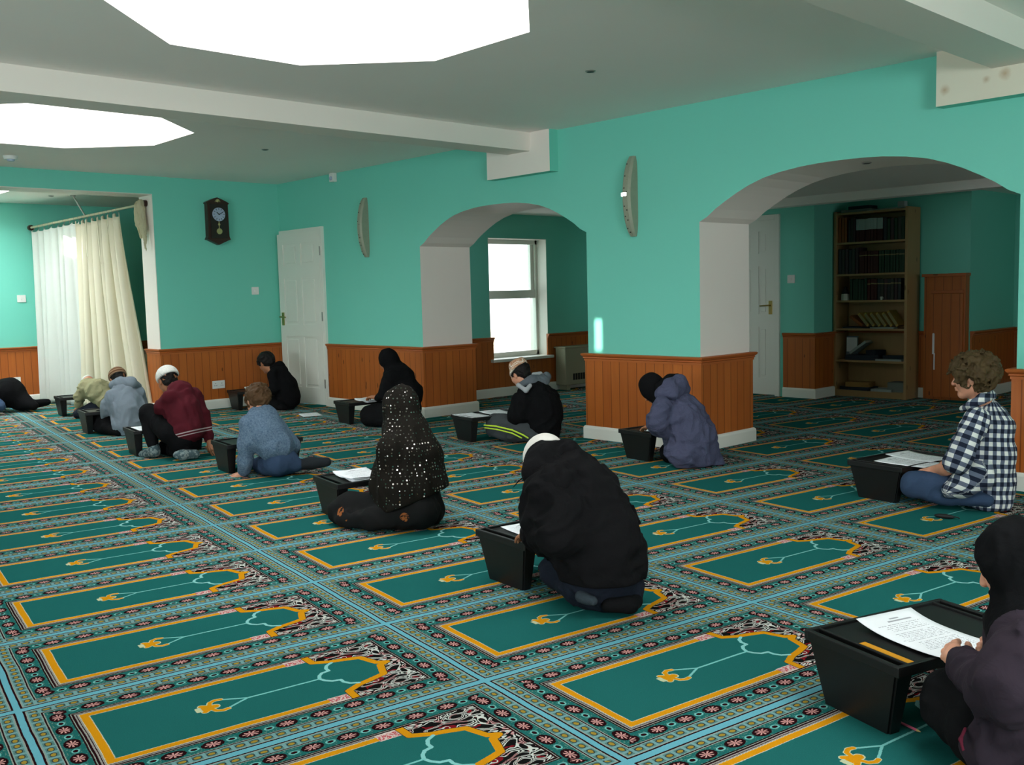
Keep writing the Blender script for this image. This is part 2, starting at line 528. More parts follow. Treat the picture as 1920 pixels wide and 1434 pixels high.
    far = inside*(u > 0.852)
    sp = far*(c > edge)
    col = t.mix(sp, col, black)
    n1 = t.noise(t.comb(u*13.0, c*15.0, 0.3), 1.0, 0.0, dist=1.6)
    n2 = t.noise(t.comb(u*20.0, c*20.0, 4.0), 1.0, 1.0, dist=1.0)
    curl = ((n1-0.5).abs() < 0.026).max((n1-0.60).abs() < 0.022).max((n1-0.41).abs() < 0.020)
    col = t.mix(sp*(n2 > 0.60), col, srgb(120, 26, 34))
    col = t.mix(sp*curl, col, srgb(198, 200, 192))
    col = t.mix(sp*curl*(n2 < 0.42), col, srgb(190, 140, 138))
    col = t.mix(inside*(u < 0.852)*(u > 0.835)*(d < 0.178), col, srgb(96, 96, 92))
    txt = t.noise(t.comb(u*150.0, c*90.0, 2.0), 1.0, 1.0) > 0.5
    blk = (u < 0.835)*(u > 0.772)*(d > 0.1345)*(d < 0.176)
    col = t.mix(blk, col, srgb(206, 186, 178))
    col = t.mix(blk*txt*(d > 0.142)*(d < 0.172), col, srgb(186, 86, 92))
    hd = poly(head)
    col = t.mix(inside*(hd < 0.0145)*(u > 0.83), col, srgb(70, 60, 40))
    col = t.mix(inside*(hd < 0.0118)*(u > 0.83), col, gold)
    far_green = inside*(u > 0.852)*(c < edge)
    col = t.mix(far_green*(hd > 0.0118), col, green)
    # scalloped canopy, chain and hanging lamp
    fld = (d > 0.174)+far_green
    sc = poly([(0.818, 0.0), (0.826, 0.022), (0.842, 0.040), (0.868, 0.046), (0.868, 0.068), (0.880, 0.090), (0.904, 0.104)])
    col = t.mix(fld*(sc < 0.0058), col, lblue)
    ch = poly([(0.818, 0.0), (0.586, 0.0), (0.512, 0.038)])
    col = t.mix(fld*(ch < 0.0040), col, srgb(120, 190, 184))
    lm = poly([(0.514, 0.039), (0.498, 0.043), (0.480, 0.034), (0.474, 0.016), (0.470, 0.0)])
    lb = poly([(0.436, 0.0), (0.486, 0.0)])
    l2 = poly([(0.450, 0.022), (0.468, 0.010)])
    col = t.mix(fld*((lm < 0.0088).max(lb < 0.0165).max(l2 < 0.011))*(u > 0.428), col, srgb(190, 196, 160))
    col = t.mix(fld*((lm < 0.0065).max((lb < 0.0125)*(u > 0.446)).max(l2 < 0.008)), col, gold)
    # pile
    pile = t.noise(t.comb(x*420.0, y*420.0), 1.0, 1.0)
    wear = t.noise(t.comb(x*2.3, y*2.3), 1.0, 3.0)
    k = 0.62+pile*0.42+wear*0.12
    hsv = t.node('ShaderNodeVectorMath', operation='SCALE'); t.put(hsv.inputs[0], col); t.put(hsv.inputs['Scale'], k)
    t.color(hsv.outputs[0])
    t.bump(pile, 0.25, 0.004)
    t.bsdf.inputs['Specular IOR Level'].default_value = 0.0
    return t.m
bm = bmesh.new()
add_box(bm, -13.4, 4.4, -4.8, 12.0, -0.12, 0.0)
tag(obj('floor', bm, carpet_material()), kind='structure')

# ------------------------------------------------------------------ ceiling with octagonal light wells
def octagon(cx, cy, ap):
    h = ap*math.tan(PI/8)
    return [(cx+ap, cy-h), (cx+ap, cy+h), (cx+h, cy+ap), (cx-h, cy+ap), (cx-ap, cy+h), (cx-ap, cy-h), (cx-h, cy-ap), (cx+h, cy-ap)]
def holed_slab(name, x0, x1, y0, y1, z, wells, mat, thick=0.0):
    bm = bmesh.new(); edges = []
    def ring(pts):
        vs = [bm.verts.new((p[0], p[1], z)) for p in pts]
        for i in range(len(vs)): edges.append(bm.edges.new((vs[i], vs[(i+1) % len(vs)])))
    ring([(x0, y0), (x1, y0), (x1, y1), (x0, y1)])
    for w in wells: ring(octagon(w[0], w[1], 0.935))
    bmesh.ops.triangle_fill(bm, use_beauty=True, edges=edges)
    bm.normal_update()
    for f in bm.faces:
        if f.normal.z > 0: f.normal_flip()
    r = bmesh.ops.extrude_face_region(bm, geom=list(bm.faces))
    bmesh.ops.translate(bm, verts=[v for v in r['geom'] if isinstance(v, bmesh.types.BMVert)], vec=(0, 0, 0.16))
    bmesh.ops.recalc_face_normals(bm, faces=list(bm.faces))
    return tag(obj(name, bm, mat), kind='structure')
holed_slab('ceiling', -10.36, 4.2, -4.6, 6.3, CEIL, WELLS[:3], M_ceil)
holed_slab('ceiling', -13.1, -10.36, -4.6, 6.8, 2.45, WELLS[3:], M_ceil)
bm = bmesh.new(); add_box(bm, -8.7, 0.4, 6.3, 11.6, 2.13, 2.3)
tag(obj('ceiling', bm, M_ceil), kind='structure')
# upstands of the roof lanterns, with solid panes added to block direct sun
M_sun_block = plain('sun_blocking_pane', (0.85, 0.87, 0.88), 0.4, 0.4)
for n, (x, y, z) in enumerate(WELLS):
    bm = bmesh.new()
    o1, o2 = octagon(x, y, 0.935), octagon(x, y, 1.02)
    for i in range(8):
        j = (i+1) % 8
        add_prism(bm, [(*o1[i], z+0.1602), (*o1[j], z+0.1602), (*o2[j], z+0.1602), (*o2[i], z+0.1602)], (0, 0, 0.335))
    w = tag(obj('window_%d' % (n+2), bm, M_white), kind='structure')
    gaps = {0: [], 1: [(-3.77, 2.37, .07, .42)], 2: [], 3: [(-10.95, 2.5, .06, .7), (-11.25, 2.48, .30, .55), (-10.80, 2.5, .04, .7)]}[n]  # slits added to shape the sun patches on pier and curtain
    def slit(a, b, w, L): return [(a+sx*w/2-.42*sy*L/2, b+sy*L/2, z+0.49) for sx, sy in ((-1, -1), (1, -1), (1, 1), (-1, 1))]
    bm = bmesh.new(); es = []
    for ring in [[(*p, z+0.49) for p in octagon(x, y, 1.0)]]+[slit(*g_) for g_ in gaps]:
        vs = [bm.verts.new(p) for p in ring]; es += [bm.edges.new((vs[i], vs[(i+1) % len(vs)])) for i in range(len(vs))]
    bmesh.ops.triangle_fill(bm, use_beauty=True, edges=es)
    r = bmesh.ops.extrude_face_region(bm, geom=list(bm.faces))
    bmesh.ops.translate(bm, verts=[v for v in r['geom'] if isinstance(v, bmesh.types.BMVert)], vec=(0, 0, 0.012))
    bmesh.ops.recalc_face_normals(bm, faces=list(bm.faces))
    obj('pane', bm, M_sun_block, w)

# ------------------------------------------------------------------ walls
YW, YB, XW = 5.89, 6.53, -10.2
def arch_profile(x0, x1, spring):
    w = x1-x0
    q = [(0, 0), (.03, .030), (.064, .083), (.10, .128), (.146, .180), (.19, .222), (.242, .260), (.30, .286), (.37, .305), (.435, .313), (.5, .315)]
    left = [(x0+a*w, spring+b) for a, b in q]
    right = [(x1-a*w, spring+b) for a, b in reversed(q[:-1])]
    return left+right
def arcade_wall():
    """one wall with a doorway and two flattened arches cut through it, white reveals"""
    bm = bmesh.new()
    A1, A2 = (-7.55, -5.36), (-4.25, -2.06)
    out = [(XW-0.33, 0), (-10.16, 0), (-10.16, 1.97), (-9.30, 1.97), (-9.30, 0), (A1[0], 0)]
    out += arch_profile(*A1, 1.68) + [(A1[1], 0), (A2[0], 0)] + arch_profile(*A2, 1.685) + [(A2[1], 0), (4.2, 0), (4.2, 2.6), (XW-0.33, 2.6)]
    # split into convex-ish columns: use the filled polygon
    vs = [bm.verts.new((x, YW, z)) for x, z in out]
    es = [bm.edges.new((vs[i], vs[(i+1) % len(vs)])) for i in range(len(vs))]
    bmesh.ops.triangle_fill(bm, use_beauty=True, edges=es)
    bmesh.ops.dissolve_limit(bm, angle_limit=0.01, verts=bm.verts, edges=bm.edges)
    r = bmesh.ops.extrude_face_region(bm, geom=list(bm.faces))
    bmesh.ops.translate(bm, verts=[v for v in r['geom'] if isinstance(v, bmesh.types.BMVert)], vec=(0, YB-YW, 0))
    bmesh.ops.recalc_face_normals(bm, faces=list(bm.faces))
    bm.normal_update()
    for f in bm.faces:
        c = f.calc_center_median()
        if abs(f.normal.y) < 0.5 and -7.7 < c.x < -1.9 and c.z < 2.2: f.material_index = 1
    return tag(obj('wall_right', bm, [M_wall, M_white]), kind='structure')
arcade_wall()
def wall(name, boxes, mats=None):
    bm = bmesh.new()
    for b in boxes: add_box(bm, *b[:6], mi=(b[6] if len(b) > 6 else 0))
    return tag(obj(name, bm, mats or [M_wall]), kind='structure')
wall('wall_back', [(-10.53, XW, 4.394, YW, 0, CEIL), (-10.53, XW, -4.6, 4.394, 2.35, CEIL)])
bm = bmesh.new(); add_box(bm, -10.528, -10.202, 4.386, 4.393, 0.0, 2.35); add_box(bm, -10.528, -10.203, -4.6, 4.386, 2.343, 2.3495)
tag(obj('trim_1', bm, M_white), kind='structure')
wall('wall_far', [(-13.05, -12.85, -4.6, 6.8, 0, 2.5)])
wall('wall_side_bay', [(-13.05, -10.53, 6.6, 6.8, 0, 2.5)])
wall('wall_near', [(-13.05, -7.0, -4.8, -4.6, 0, 2.7), (-1.0, 4.4, -4.8, -4.6, 0, 2.7), (-7.0, -1.0, -4.8, -4.6, 0, 0.9), (-7.0, -1.0, -4.8, -4.6, 2.1, 2.7)])
wall('wall_end', [(4.2, 4.4, -4.8, -1.2, 0, 2.7), (4.2, 4.4, 2.2, 11.6, 0, 2.7), (4.2, 4.4, -1.2, 2.2, 0, 0.9), (4.2, 4.4, -1.2, 2.2, 2.1, 2.7)])
# second room
W0, W1, WZ0, WZ1 = 7.545, 8.50, 0.44, 1.85
wall('wall_window_side', [(-8.7, -8.4, 6.53, W0, 0, 2.3), (-8.7, -8.4, W1, 9.6, 0, 2.3), (-8.7, -8.4, W0, W1, WZ1, 2.3), (-8.7, -8.4, W0, W1, 0, WZ0)])
wall('wall_rear', [(-8.7, -6.24, 9.42, 9.6, 0, 2.3), (-6.24, -5.74, 9.42, 9.6, 1.98, 2.3), (-5.74, -5.33, 9.42, 10.3, 0, 2.3),
                   (-5.33, -4.0, 10.12, 10.3, 0, 2.3), (-4.12, -4.0, 10.3, 11.3, 0, 2.3), (-4.12, 0.4, 11.3, 11.5, 0, 2.3)])
wall('wall_hall_end', [(0.2, 0.4, 6.53, 11.5, 0, 2.3)])
wall('ceiling_boxing', [(-8.4, 0.2, 9.25, 9.42, 2.045, 2.14)], [M_ceil])
bm = bmesh.new(); add_box(bm, -6.3, -5.7, 9.75, 9.8, 0, 2.1)
tag(obj('wall_passage', bm, M_white), kind='structure')
# beams and their wall pads
def struct(name, bm, m): return tag(obj(name, bm, m), kind='structure')
bm = bmesh.new(); add_box(bm, -6.16, -5.89, -4.6, 5.79, 2.383, CEIL+0.01); struct('ceiling_beam', bm, M_white)
bm = bmesh.new(); add_box(bm, -2.19, -1.91, -4.6, 5.79, 2.385, CEIL+0.01); struct('ceiling_beam', bm, M_white)
tp = NT('stained_white_board', 0.6, 0.2)
_px, _py, _pz = tp.sep(tp.coords())
_st = None
for (sx, sz, sr) in ((-2.45, 2.31, .045), (-2.22, 2.33, .035), (-2.12, 2.345, .05)):
    e_ = (((_px-sx)*(_px-sx)+(_pz-sz)*(_pz-sz)).sqrt()+tp.noise(tp.coords(), 30.0, 2.0)*0.02)
    v_ = (1.0-e_/sr).clamp()
    _st = v_ if _st is None else _st.max(v_)
tp.color(tp.mix((_st*0.8).clamp(), srgb(226, 220, 200), srgb(176, 140, 92)))
for (x0, x1, z0, nm) in ((-6.43, -5.66, 2.196, 'trim_2'), (-2.50, -1.62, 2.222, 'trim_3')):
    bm = bmesh.new(); add_box(bm, x0, x1, 5.79, YW, z0, CEIL)
    for f in bm.faces:
        if abs(f.normal.x) > 0.5 or f.normal.z < -0.5: f.material_index = 1
    struct(nm, bm, [tp.m if nm == 'trim_3' else M_white, M_wall])

# ------------------------------------------------------------------ dado: boards, moulded rail, baseboard
DZ = 0.70
RAIL = [(0.0, DZ-0.060), (0.026, DZ-0.060), (0.026, DZ-0.044), (0.034, DZ-0.038), (0.030, DZ-0.030), (0.044, DZ-0.018), (0.048, DZ-0.006), (0.040, DZ), (0.0, DZ)]
BASE = [(0.0, 0.0), (0.038, 0.0), (0.038, 0.085), (0.034, 0.098), (0.026, 0.105), (0.0, 0.105)]
def dado(n, side_name, path, side=1, closed=False, rail=True, top=DZ-0.055, base=True):
    bm = bmesh.new(); sweep(bm, path, [(0, 0.09), (0.02, 0.09), (0.02, top), (0, top)], side, closed)
    p = tag(obj('trim_%d' % n, bm, M_pine), kind='structure')
    if rail:
        bm = bmesh.new(); sweep(bm, path, RAIL, side, closed); obj('rail', bm, M_pine_rail, p)
    if base:
        bm = bmesh.new(); sweep(bm, path, BASE, side, closed)
        tag(obj('baseboard_'+side_name, bm, M_gloss), kind='structure')
dado(10, 'door_side', [(-9.245, YW), (-7.55, YW), (-7.55, YB), (-8.4, YB), (-8.4, W0+0.03)])
dado(11, 'pier', [(-5.36, YW), (-4.25, YW), (-4.25, YB), (-5.36, YB)], closed=True)
dado(12, 'right', [(4.2, YW), (-2.06, YW), (-2.06, YB), (0.2, YB)], side=-1)
dado(13, 'back', [(-10.53, 4.394), (XW, 4.394), (XW, YW-0.02)])
dado(14, 'far', [(-12.85, -4.6), (-12.85, 6.6), (-10.53, 6.6)])
dado(15, 'window', [(-8.4, W0+0.03), (-8.4, W1-0.03)], rail=False, top=WZ0-0.01)
dado(16, 'rear', [(-8.4, W1-0.03), (-8.4, 9.42), (-6.30, 9.42)])
dado(17, 'rear_corner', [(-5.69, 9.42), (-5.33, 9.42), (-5.33, 10.12), (-4.42, 10.12)])
dado(18, 'alcove', [(-4.0, 10.14), (-4.0, 11.3), (0.2, 11.3)])

# ------------------------------------------------------------------ window in the second room
t = NT('window_glass', 0.05, 0.5); t.color((0.9, 0.95, 0.97)); t.bsdf.inputs['Alpha'].default_value = 0.08
M_glass = t.m
bm = bmesh.new()
XG = -8.62
add_box(bm, XG, XG+0.06, W0, W0+0.04, WZ0, WZ1, 0.004); add_box(bm, XG, XG+0.06, W1-0.04, W1, WZ0, WZ1, 0.004)
add_box(bm, XG, XG+0.06, W0, W1, WZ1-0.06, WZ1, 0.004); add_box(bm, XG, XG+0.06, W0, W1, WZ0, WZ0+0.06, 0.004)
add_box(bm, XG-0.03, XG+0.05, W0, W1, 1.14, 1.24, 0.004)
add_box(bm, XG-0.02, XG+0.03, W0+0.04, W0+0.075, 1.2, WZ1, 0.004); add_box(bm, XG-0.02, XG+0.03, W1-0.09, W1-0.04, 1.2, WZ1, 0.004)
win = tag(obj('window_1', bm, M_gloss), kind='structure')
bm = bmesh.new(); add_box(bm, XG+0.012, XG+0.016, W0+0.03, W1-0.03, 1.2, WZ1-0.05); obj('pane', bm, M_glass, win)
bm = bmesh.new(); add_box(bm, XG+0.028, XG+0.032, W0+0.03, W1-0.03, WZ0+0.05, 1.16); obj('pane', bm, M_glass, win)
bm = bmesh.new(); add_box(bm, -8.66, -8.33, W0-0.02, W1+0.03, WZ0-0.035, WZ0, 0.006); obj('sill', bm, M_gloss, win)
bm = bmesh.new()
for (a, b, c_, d_, e_, f_) in ((-8.70, -8.4, W0, W0+0.006, WZ0, WZ1), (-8.70, -8.4, W1-0.006, W1, WZ0, WZ1), (-8.70, -8.4, W0, W1, WZ1-0.006, WZ1)):
    add_box(bm, a, b, c_, d_, e_, f_)
obj('reveal', bm, M_white, win)
# what can be seen out of it: a pale yard wall and a shrub
bm = bmesh.new(); add_box(bm, -16, -8.8, 3, 14, -0.2, -0.1)
struct('ground_outside', bm, plain('pale_paving', srgb(200, 190, 170), 0.9, 0.1, 0.1, 3))
tw = NT('pale_brick', 0.9, 0.1)
br = tw.node('ShaderNodeTexBrick'); br.inputs['Scale'].default_value = 2.2
br.inputs['Color1'].default_value = (*srgb(226, 206, 180), 1); br.inputs['Color2'].default_value = (*srgb(240, 226, 206), 1); br.inputs['Mortar'].default_value = (*srgb(190, 176, 160), 1)
_x, _y, _z = tw.sep(tw.coords()); tw.put(br.inputs['Vector'], tw.comb(_y, _z, 0.0)); tw.color(br.outputs[0])
bm = bmesh.new(); add_box(bm, -12.2, -12.0, 5, 13, -0.1, 0.62); struct('wall_yard', bm, tw.m)

# ------------------------------------------------------------------ doors
def door_leaf(w, h, parent, M, handle_side=1, mat=None):
    """six-panel leaf, local x along the width, y out of its face, hinge at x=0"""
    mat = mat or M_gloss
    bm = bmesh.new()
    add_box(bm, 0, w, 0.012, 0.040, 0.012, h)
    s = 0.10; mw = 0.085
    cols = [(s, (w-mw)/2), ((w+mw)/2, w-s)]
    rows = [(0.20, 0.78), (0.92, 1.46), (1.60, h-0.12)]
    rows = [(a*h/1.97, b*h/1.97) if b < 1.5 else (a*h/1.97, h-0.12) for a, b in rows]
    xs = [0, cols[0][0], cols[0][1], cols[1][0], cols[1][1], w]
    # raised stiles and rails around sunk panels
    for (a, b) in ((0, s), (cols[0][1], cols[1][0]), (w-s, w)):
        add_box(bm, a, b, 0.0, 0.012, 0.012, h)
    zs = [0.012]+[v for r in rows for v in r]+[h]
    for i in range(0, len(zs), 2):
        for (a, b) in cols: add_box(bm, a, b, 0.0, 0.012, zs[i], zs[i+1])
    for (a, b) in cols:
        for (c, d) in rows: add_box(bm, a+0.028, b-0.028, 0.003, 0.016, c+0.028, d-0.028, 0.006)
    bm.transform(M)
    lf = obj('leaf', bm, mat, parent)
    bm = bmesh.new()
    hx = w-0.06
    add_box(bm, hx-0.022, hx+0.022, -0.008, 0.0, 0.90, 1.05, 0.003)
    add_cyl(bm, (hx, -0.008, 1.0), (hx, -0.05, 1.0), 0.009)
    add_cyl(bm, (hx, -0.045, 1.0), (hx-0.11, -0.045, 0.995), 0.009, 0.007)
    bm.transform(M)
    obj('handle', bm, M_brass, lf)
    bm = bmesh.new()
    for z in (0.25, 1.0, h-0.22): add_box(bm, -0.012, 0.003, -0.004, 0.01, z-0.05, z+0.05)
    bm.transform(M); obj('hinge', bm, M_steel, lf)
    return lf
def door_frame(name, x0, x1, y, h, depth=0.03, liner=0.12):
    bm = bmesh.new(); w = 0.055
    add_box(bm, x0, x0+w, y-depth, y+liner, 0, h, 0.004); add_box(bm, x1-w, x1, y-depth, y+liner, 0, h, 0.004)
    add_box(bm, x0+w, x1-w, y-depth, y+liner, h-w, h, 0.004)
    return tag(obj(name, bm, M_gloss), kind='structure')
f1 = door_frame('door_1', -10.165, -9.25, YW, 1.99)
M = Matrix.Translation((-9.30, YW-0.035, 0)) @ Matrix.Rotation(PI+math.radians(3.5), 4, 'Z') @ Matrix.Diagonal((1, -1, 1, 1))
door_leaf(0.815, 1.945, f1, M)
f2 = door_frame('door_2', -6.36, -5.735, 9.42, 1.985)
M = Matrix.Translation((-6.30, 9.41, 0))
door_leaf(0.51, 1.93, f2, M)

# ------------------------------------------------------------------ wall fittings
M_walnut = plain('dark_walnut', srgb(58, 36, 28), 0.4, 0.4, 0.25, 14)
M_dial = plain('clock_dial', srgb(170, 182, 205), 0.5, 0.3)
M_black = plain('black_paint', (0.01, 0.01, 0.01), 0.5, 0.3)
M_gold = plain('gilt', (0.55, 0.47, 0.22), 0.4, 0.5, metal=0.7)
ck = empty('wall_clock', (XW, 5.098, 2.08), label='dark wooden pendulum wall clock with a pale round dial on the teal back wall', cat='clock')
def ngon_x(bm, pts, x0, x1, mi=0): add_prism(bm, [(x0, a, b) for a, b in pts], (x1-x0, 0, 0), mi)
case = [(-.118, -.205), (-.05, -.235), (0, -.258), (.05, -.235), (.118, -.205), (.14, -.20), (.125, -.165), (.122, .185), (.138, .20), (.118, .215), (.05, .245), (0, .262), (-.05, .245), (-.118, .215), (-.138, .20), (-.122, .185), (-.125, -.165), (-.14, -.20)]
bm = bmesh.new(); ngon_x(bm, case, 0.0, 0.07); obj('case', bm, M_walnut, ck)
bm = bmesh.new(); ngon_x(bm, [(-.095, -.185), (.095, -.185), (.095, .19), (-.095, .19)], 0.07, 0.082); obj('door_panel', bm, plain('walnut_edge', srgb(40, 26, 22), 0.3, 0.5, 0.2, 20), ck)
bm = bmesh.new(); add_cyl(bm, (0.082, 0, .075), (0.092, 0, .075), .074, seg=40); dial = obj('dial', bm, M_dial, ck)
for i in range(12):
    a = i*PI/6; r = .058
    MM = Matrix.Translation((0.0935, math.sin(a)*r, .075+math.cos(a)*r)) @ Matrix.Rotation(-a, 4, 'X')
    bm = bmesh.new(); add_box(bm, -.0015, .0015, -.0022, .0022, -.009, .009, mat=MM); obj('hour_mark', bm, M_black, dial)
for nm, a, L, w in (('hour_hand', 5.4, .036, .004), ('minute_hand', 1.1, .052, .003)):
    bm = bmesh.new(); add_box(bm, .0945, .0965, -w, w, -.008, L, mat=Matrix.Translation((0, 0, .075)) @ Matrix.Rotation(-a, 4, 'X')); obj(nm, bm, M_black, dial)
bm = bmesh.new(); add_cyl(bm, (.084, 0, -.0), (.084, 0, -.09), .004); add_cyl(bm, (.082, 0, -.11), (.090, 0, -.11), .032, seg=28); add_cyl(bm, (.083, 0, -.035), (.087, 0, -.035), .013, seg=20)
obj('pendulum', bm, M_gold, ck)
bm = bmesh.new()
add_sph(bm, (.074, 0, .222), .017, scale=(.5, 1, .9)); tube(bm, [(.074, -.03, .212), (.076, -.015, .232), (.076, 0, .240), (.076, .015, .232), (.074, .03, .212)], .006)
obj('ornament', bm, M_gold, ck)

M_sconce = plain('aged_metal', srgb(150, 154, 134), 0.5, 0.4, 0.12, 25, metal=0.1)
M_mirror = plain('polished_clip', (0.9, 0.9, 0.88), 0.12, 0.8, metal=0.6)
def sconce(x, label, clip):
    r = empty('wall_light', (x, YW, 1.92), label=label, cat='wall light', group='curved wall lights on the arcade wall')
    bm = bmesh.new(); n = 18; ring = []
    for i in range(n+1):
        t = i/n*2-1; z = t*.305; y = -.012-.075*(1-t*t)**.8
        w = .040*(1-.35*abs(t)**6)
        ring.append([bm.verts.new(p) for p in ((-w, y, z), (-w*.55, y-.016, z), (w*.55, y-.016, z), (w, y, z), (w, 0.0, z), (-w, 0.0, z))])
    for a, b in zip(ring, ring[1:]):
        for k in range(6): bm.faces.new((a[k], a[(k+1) % 6], b[(k+1) % 6], b[k]))
    bm.faces.new(ring[0]); bm.faces.new(ring[-1][::-1]); bmesh.ops.recalc_face_normals(bm, faces=list(bm.faces))
    obj('curved_shade', bm, M_sconce, r)
    bm = bmesh.new(); add_box(bm, -.03, .03, -.014, 0, -.16, .16, .004); add_cyl(bm, (0, -.01, 0), (0, -.07, 0), .012); obj('backplate', bm, M_sconce, r)
    for t in (-.8, -.5, -.25, .2, .5, .8):
        for dx, dz in ((-.012, 0), (.012, -.03)):
            bm = bmesh.new(); add_sph(bm, (dx, -.029-.075*(1-t*t)**.8, t*.305+dz), .005, 8); obj('rivet', bm, M_black, r)
    if clip:
        bm = bmesh.new(); add_box(bm, -.041, .012, -.104, -.088, .0, .028, .003); obj('clip', bm, emitter('emissive_clip', (1, .97, .9), 3.0), r)  # small clip with an emissive white surface
sconce(-4.86, 'curved grey metal wall light with a bright clip between the two arches', True)
sconce(-8.43, 'curved grey metal wall light between the panelled door and the first arch', False)

def plate(name, p, nrm, w, h, label, cat, n=1, kind='switch', group=None):
    rz = math.atan2(nrm[1], nrm[0])-PI/2+PI
    r = empty(name, p, rz, label, cat, group)
    bm = bmesh.new(); add_box(bm, -w/2, w/2, -.011, 0, -h/2, h/2, .003); obj('faceplate', bm, M_switch, r)
    for i in range(n):
        cx = (i-(n-1)/2)*w/max(n, 1)
        bm = bmesh.new()
        if kind == 'switch': add_box(bm, cx-.008, cx+.008, -.016, -.009, -.013, .013, .002); obj('rocker', bm, M_switch, r)
        else:
            for dx, dz in ((0, .014), (-.011, -.01), (.011, -.01)): add_box(bm, cx+dx-.0035, cx+dx+.0035, -.0118, -.0105, dz-.004, dz+.004)
            obj('socket_holes', bm, M_black, r)
plate('light_switch', (XW, 5.54, 1.308), (1, 0), .088, .088, 'small white light switch beside the panelled door on the back wall', 'switch')
plate('light_switch', (-12.85, 3.815, 1.291), (1, 0), .10, .088, 'white light switch on the teal wall left of the curtains', 'switch')
plate('light_switch', (-5.60, 9.42, 1.28), (0, -1), .088, .088, 'white light switch between the far panelled door and the bookcase', 'switch')
plate('power_socket', (XW+.02, 5.02, .268), (1, 0), .148, .088, 'white double socket on the pine boards under the clock', 'socket', 2, 'socket')
plate('power_socket', (-12.83, 3.66, .29), (1, 0), .148, .088, 'white double socket low on the boards behind the black coat at far left', 'socket', 2, 'socket')
sr = empty('motion_sensor', (-8.984, YW, 2.49), label='small white sensor box high on the arcade wall above the panelled door', cat='sensor')
bm = bmesh.new(); add_box(bm, -.04, .04, -.05, 0, -.05, .045, .008); obj('housing', bm, M_switch, sr)
bm = bmesh.new(); add_sph(bm, (0, -.05, -.012), .022, 14); obj('lens', bm, M_dial, sr)
def downlight(x, y, z, label):
    r = empty('downlight', (x, y, z), label=label, cat='ceiling light')
    bm = bmesh.new(); add_cyl(bm, (0, 0, 0), (0, 0, -.006), .032, .028, 28); obj('rim', bm, M_steel, r)
    bm = bmesh.new(); add_cyl(bm, (0, 0, -.0065), (0, 0, -.0075), .022, seg=24); obj('bulb_face', bm, M_black, r)
downlight(-4.052, 4.516, CEIL, 'small round downlight in the ceiling between the two beams')
downlight(-7.891, 4.453, CEIL, 'small round downlight in the ceiling beyond the long white beam')
downlight(-3.10, 6.14, 1.996, 'small round downlight under the crown of the wide right arch')
downlight(-11.8, 3.9, 2.45, 'small round downlight in the side bay ceiling left of the curtain pole')
r = empty('smoke_detector', (-9.45, 2.80, CEIL), label='round white detector on the ceiling at the left edge beside the far light well', cat='detector')
bm = bmesh.new(); add_cyl(bm, (0, 0, 0), (0, 0, -.03), .062, .055, 28); obj('housing', bm, M_switch, r)
bm = bmesh.new(); add_cyl(bm, (0, 0, -.03), (0, 0, -.045), .034, .028, 24); obj('grille', bm, M_dial, r)

# ------------------------------------------------------------------ curtain pole and curtains in the side bay opening
RA, RB = Vector((-12.84, 3.971, 2.157)), Vector((-10.34, 4.386, 2.262))
rd = (RB-RA).normalized(); rn = Vector((rd.y, -rd.x, 0)).normalized()      # rn points towards the hall
M_rod = plain('painted_pole', srgb(196, 190, 160), 0.5, 0.3, 0.06, 8)
pr = empty('curtain_pole', RB, label='pale curtain pole running from the white column to the far teal wall', cat='curtain pole')
bm = bmesh.new(); add_cyl(bm, RA-RB, (0, 0, 0), .013, seg=14); obj('rod', bm, M_rod, pr)
bm = bmesh.new(); add_cyl(bm, (0, .007, 0), (0, -.03, 0), .034, seg=20); obj('end_bracket', bm, M_walnut, pr)
bm = bmesh.new(); q = RA-RB; add_cyl(bm, (q.x-.008, q.y, q.z), (q.x+.03, q.y+.005, q.z), .034, seg=20); obj('end_bracket', bm, M_walnut, pr)
tt = 0.51; q = RA+(RB-RA)*tt-RB
bm = bmesh.new(); add_cyl(bm, (q.x-.10, q.y-.09, 2.45-RB.z), (q.x, q.y, q.z), .010, seg=12); add_cyl(bm, (q.x-.10, q.y-.09, 2.45-RB.z-.008), (q.x-.10, q.y-.09, 2.45-RB.z), .03, seg=18); obj('ceiling_stay', bm, M_steel, pr)
def curtain_mat(name, c):
    t = NT(name, 0.9, 0.1)
    n = t.noise(t.coords(), 3.0, 3.0)
    col = t.mix(n, tuple(v*.93 for v in c), c)
    t.color(col)
    tr = t.node('ShaderNodeBsdfTranslucent'); t.put(tr.inputs['Color'], col)
    ms = t.node('ShaderNodeMixShader'); ms.inputs[0].default_value = 0.28
    out = t.t.nodes['Material Output']
    t.link(t.bsdf.outputs[0], ms.inputs[1]); t.link(tr.outputs[0], ms.inputs[2]); t.link(ms.outputs[0], out.inputs['Surface'])
    t.bump(t.noise(t.coords(), 260.0, 2.0), 0.12, 0.003)
    return t.m
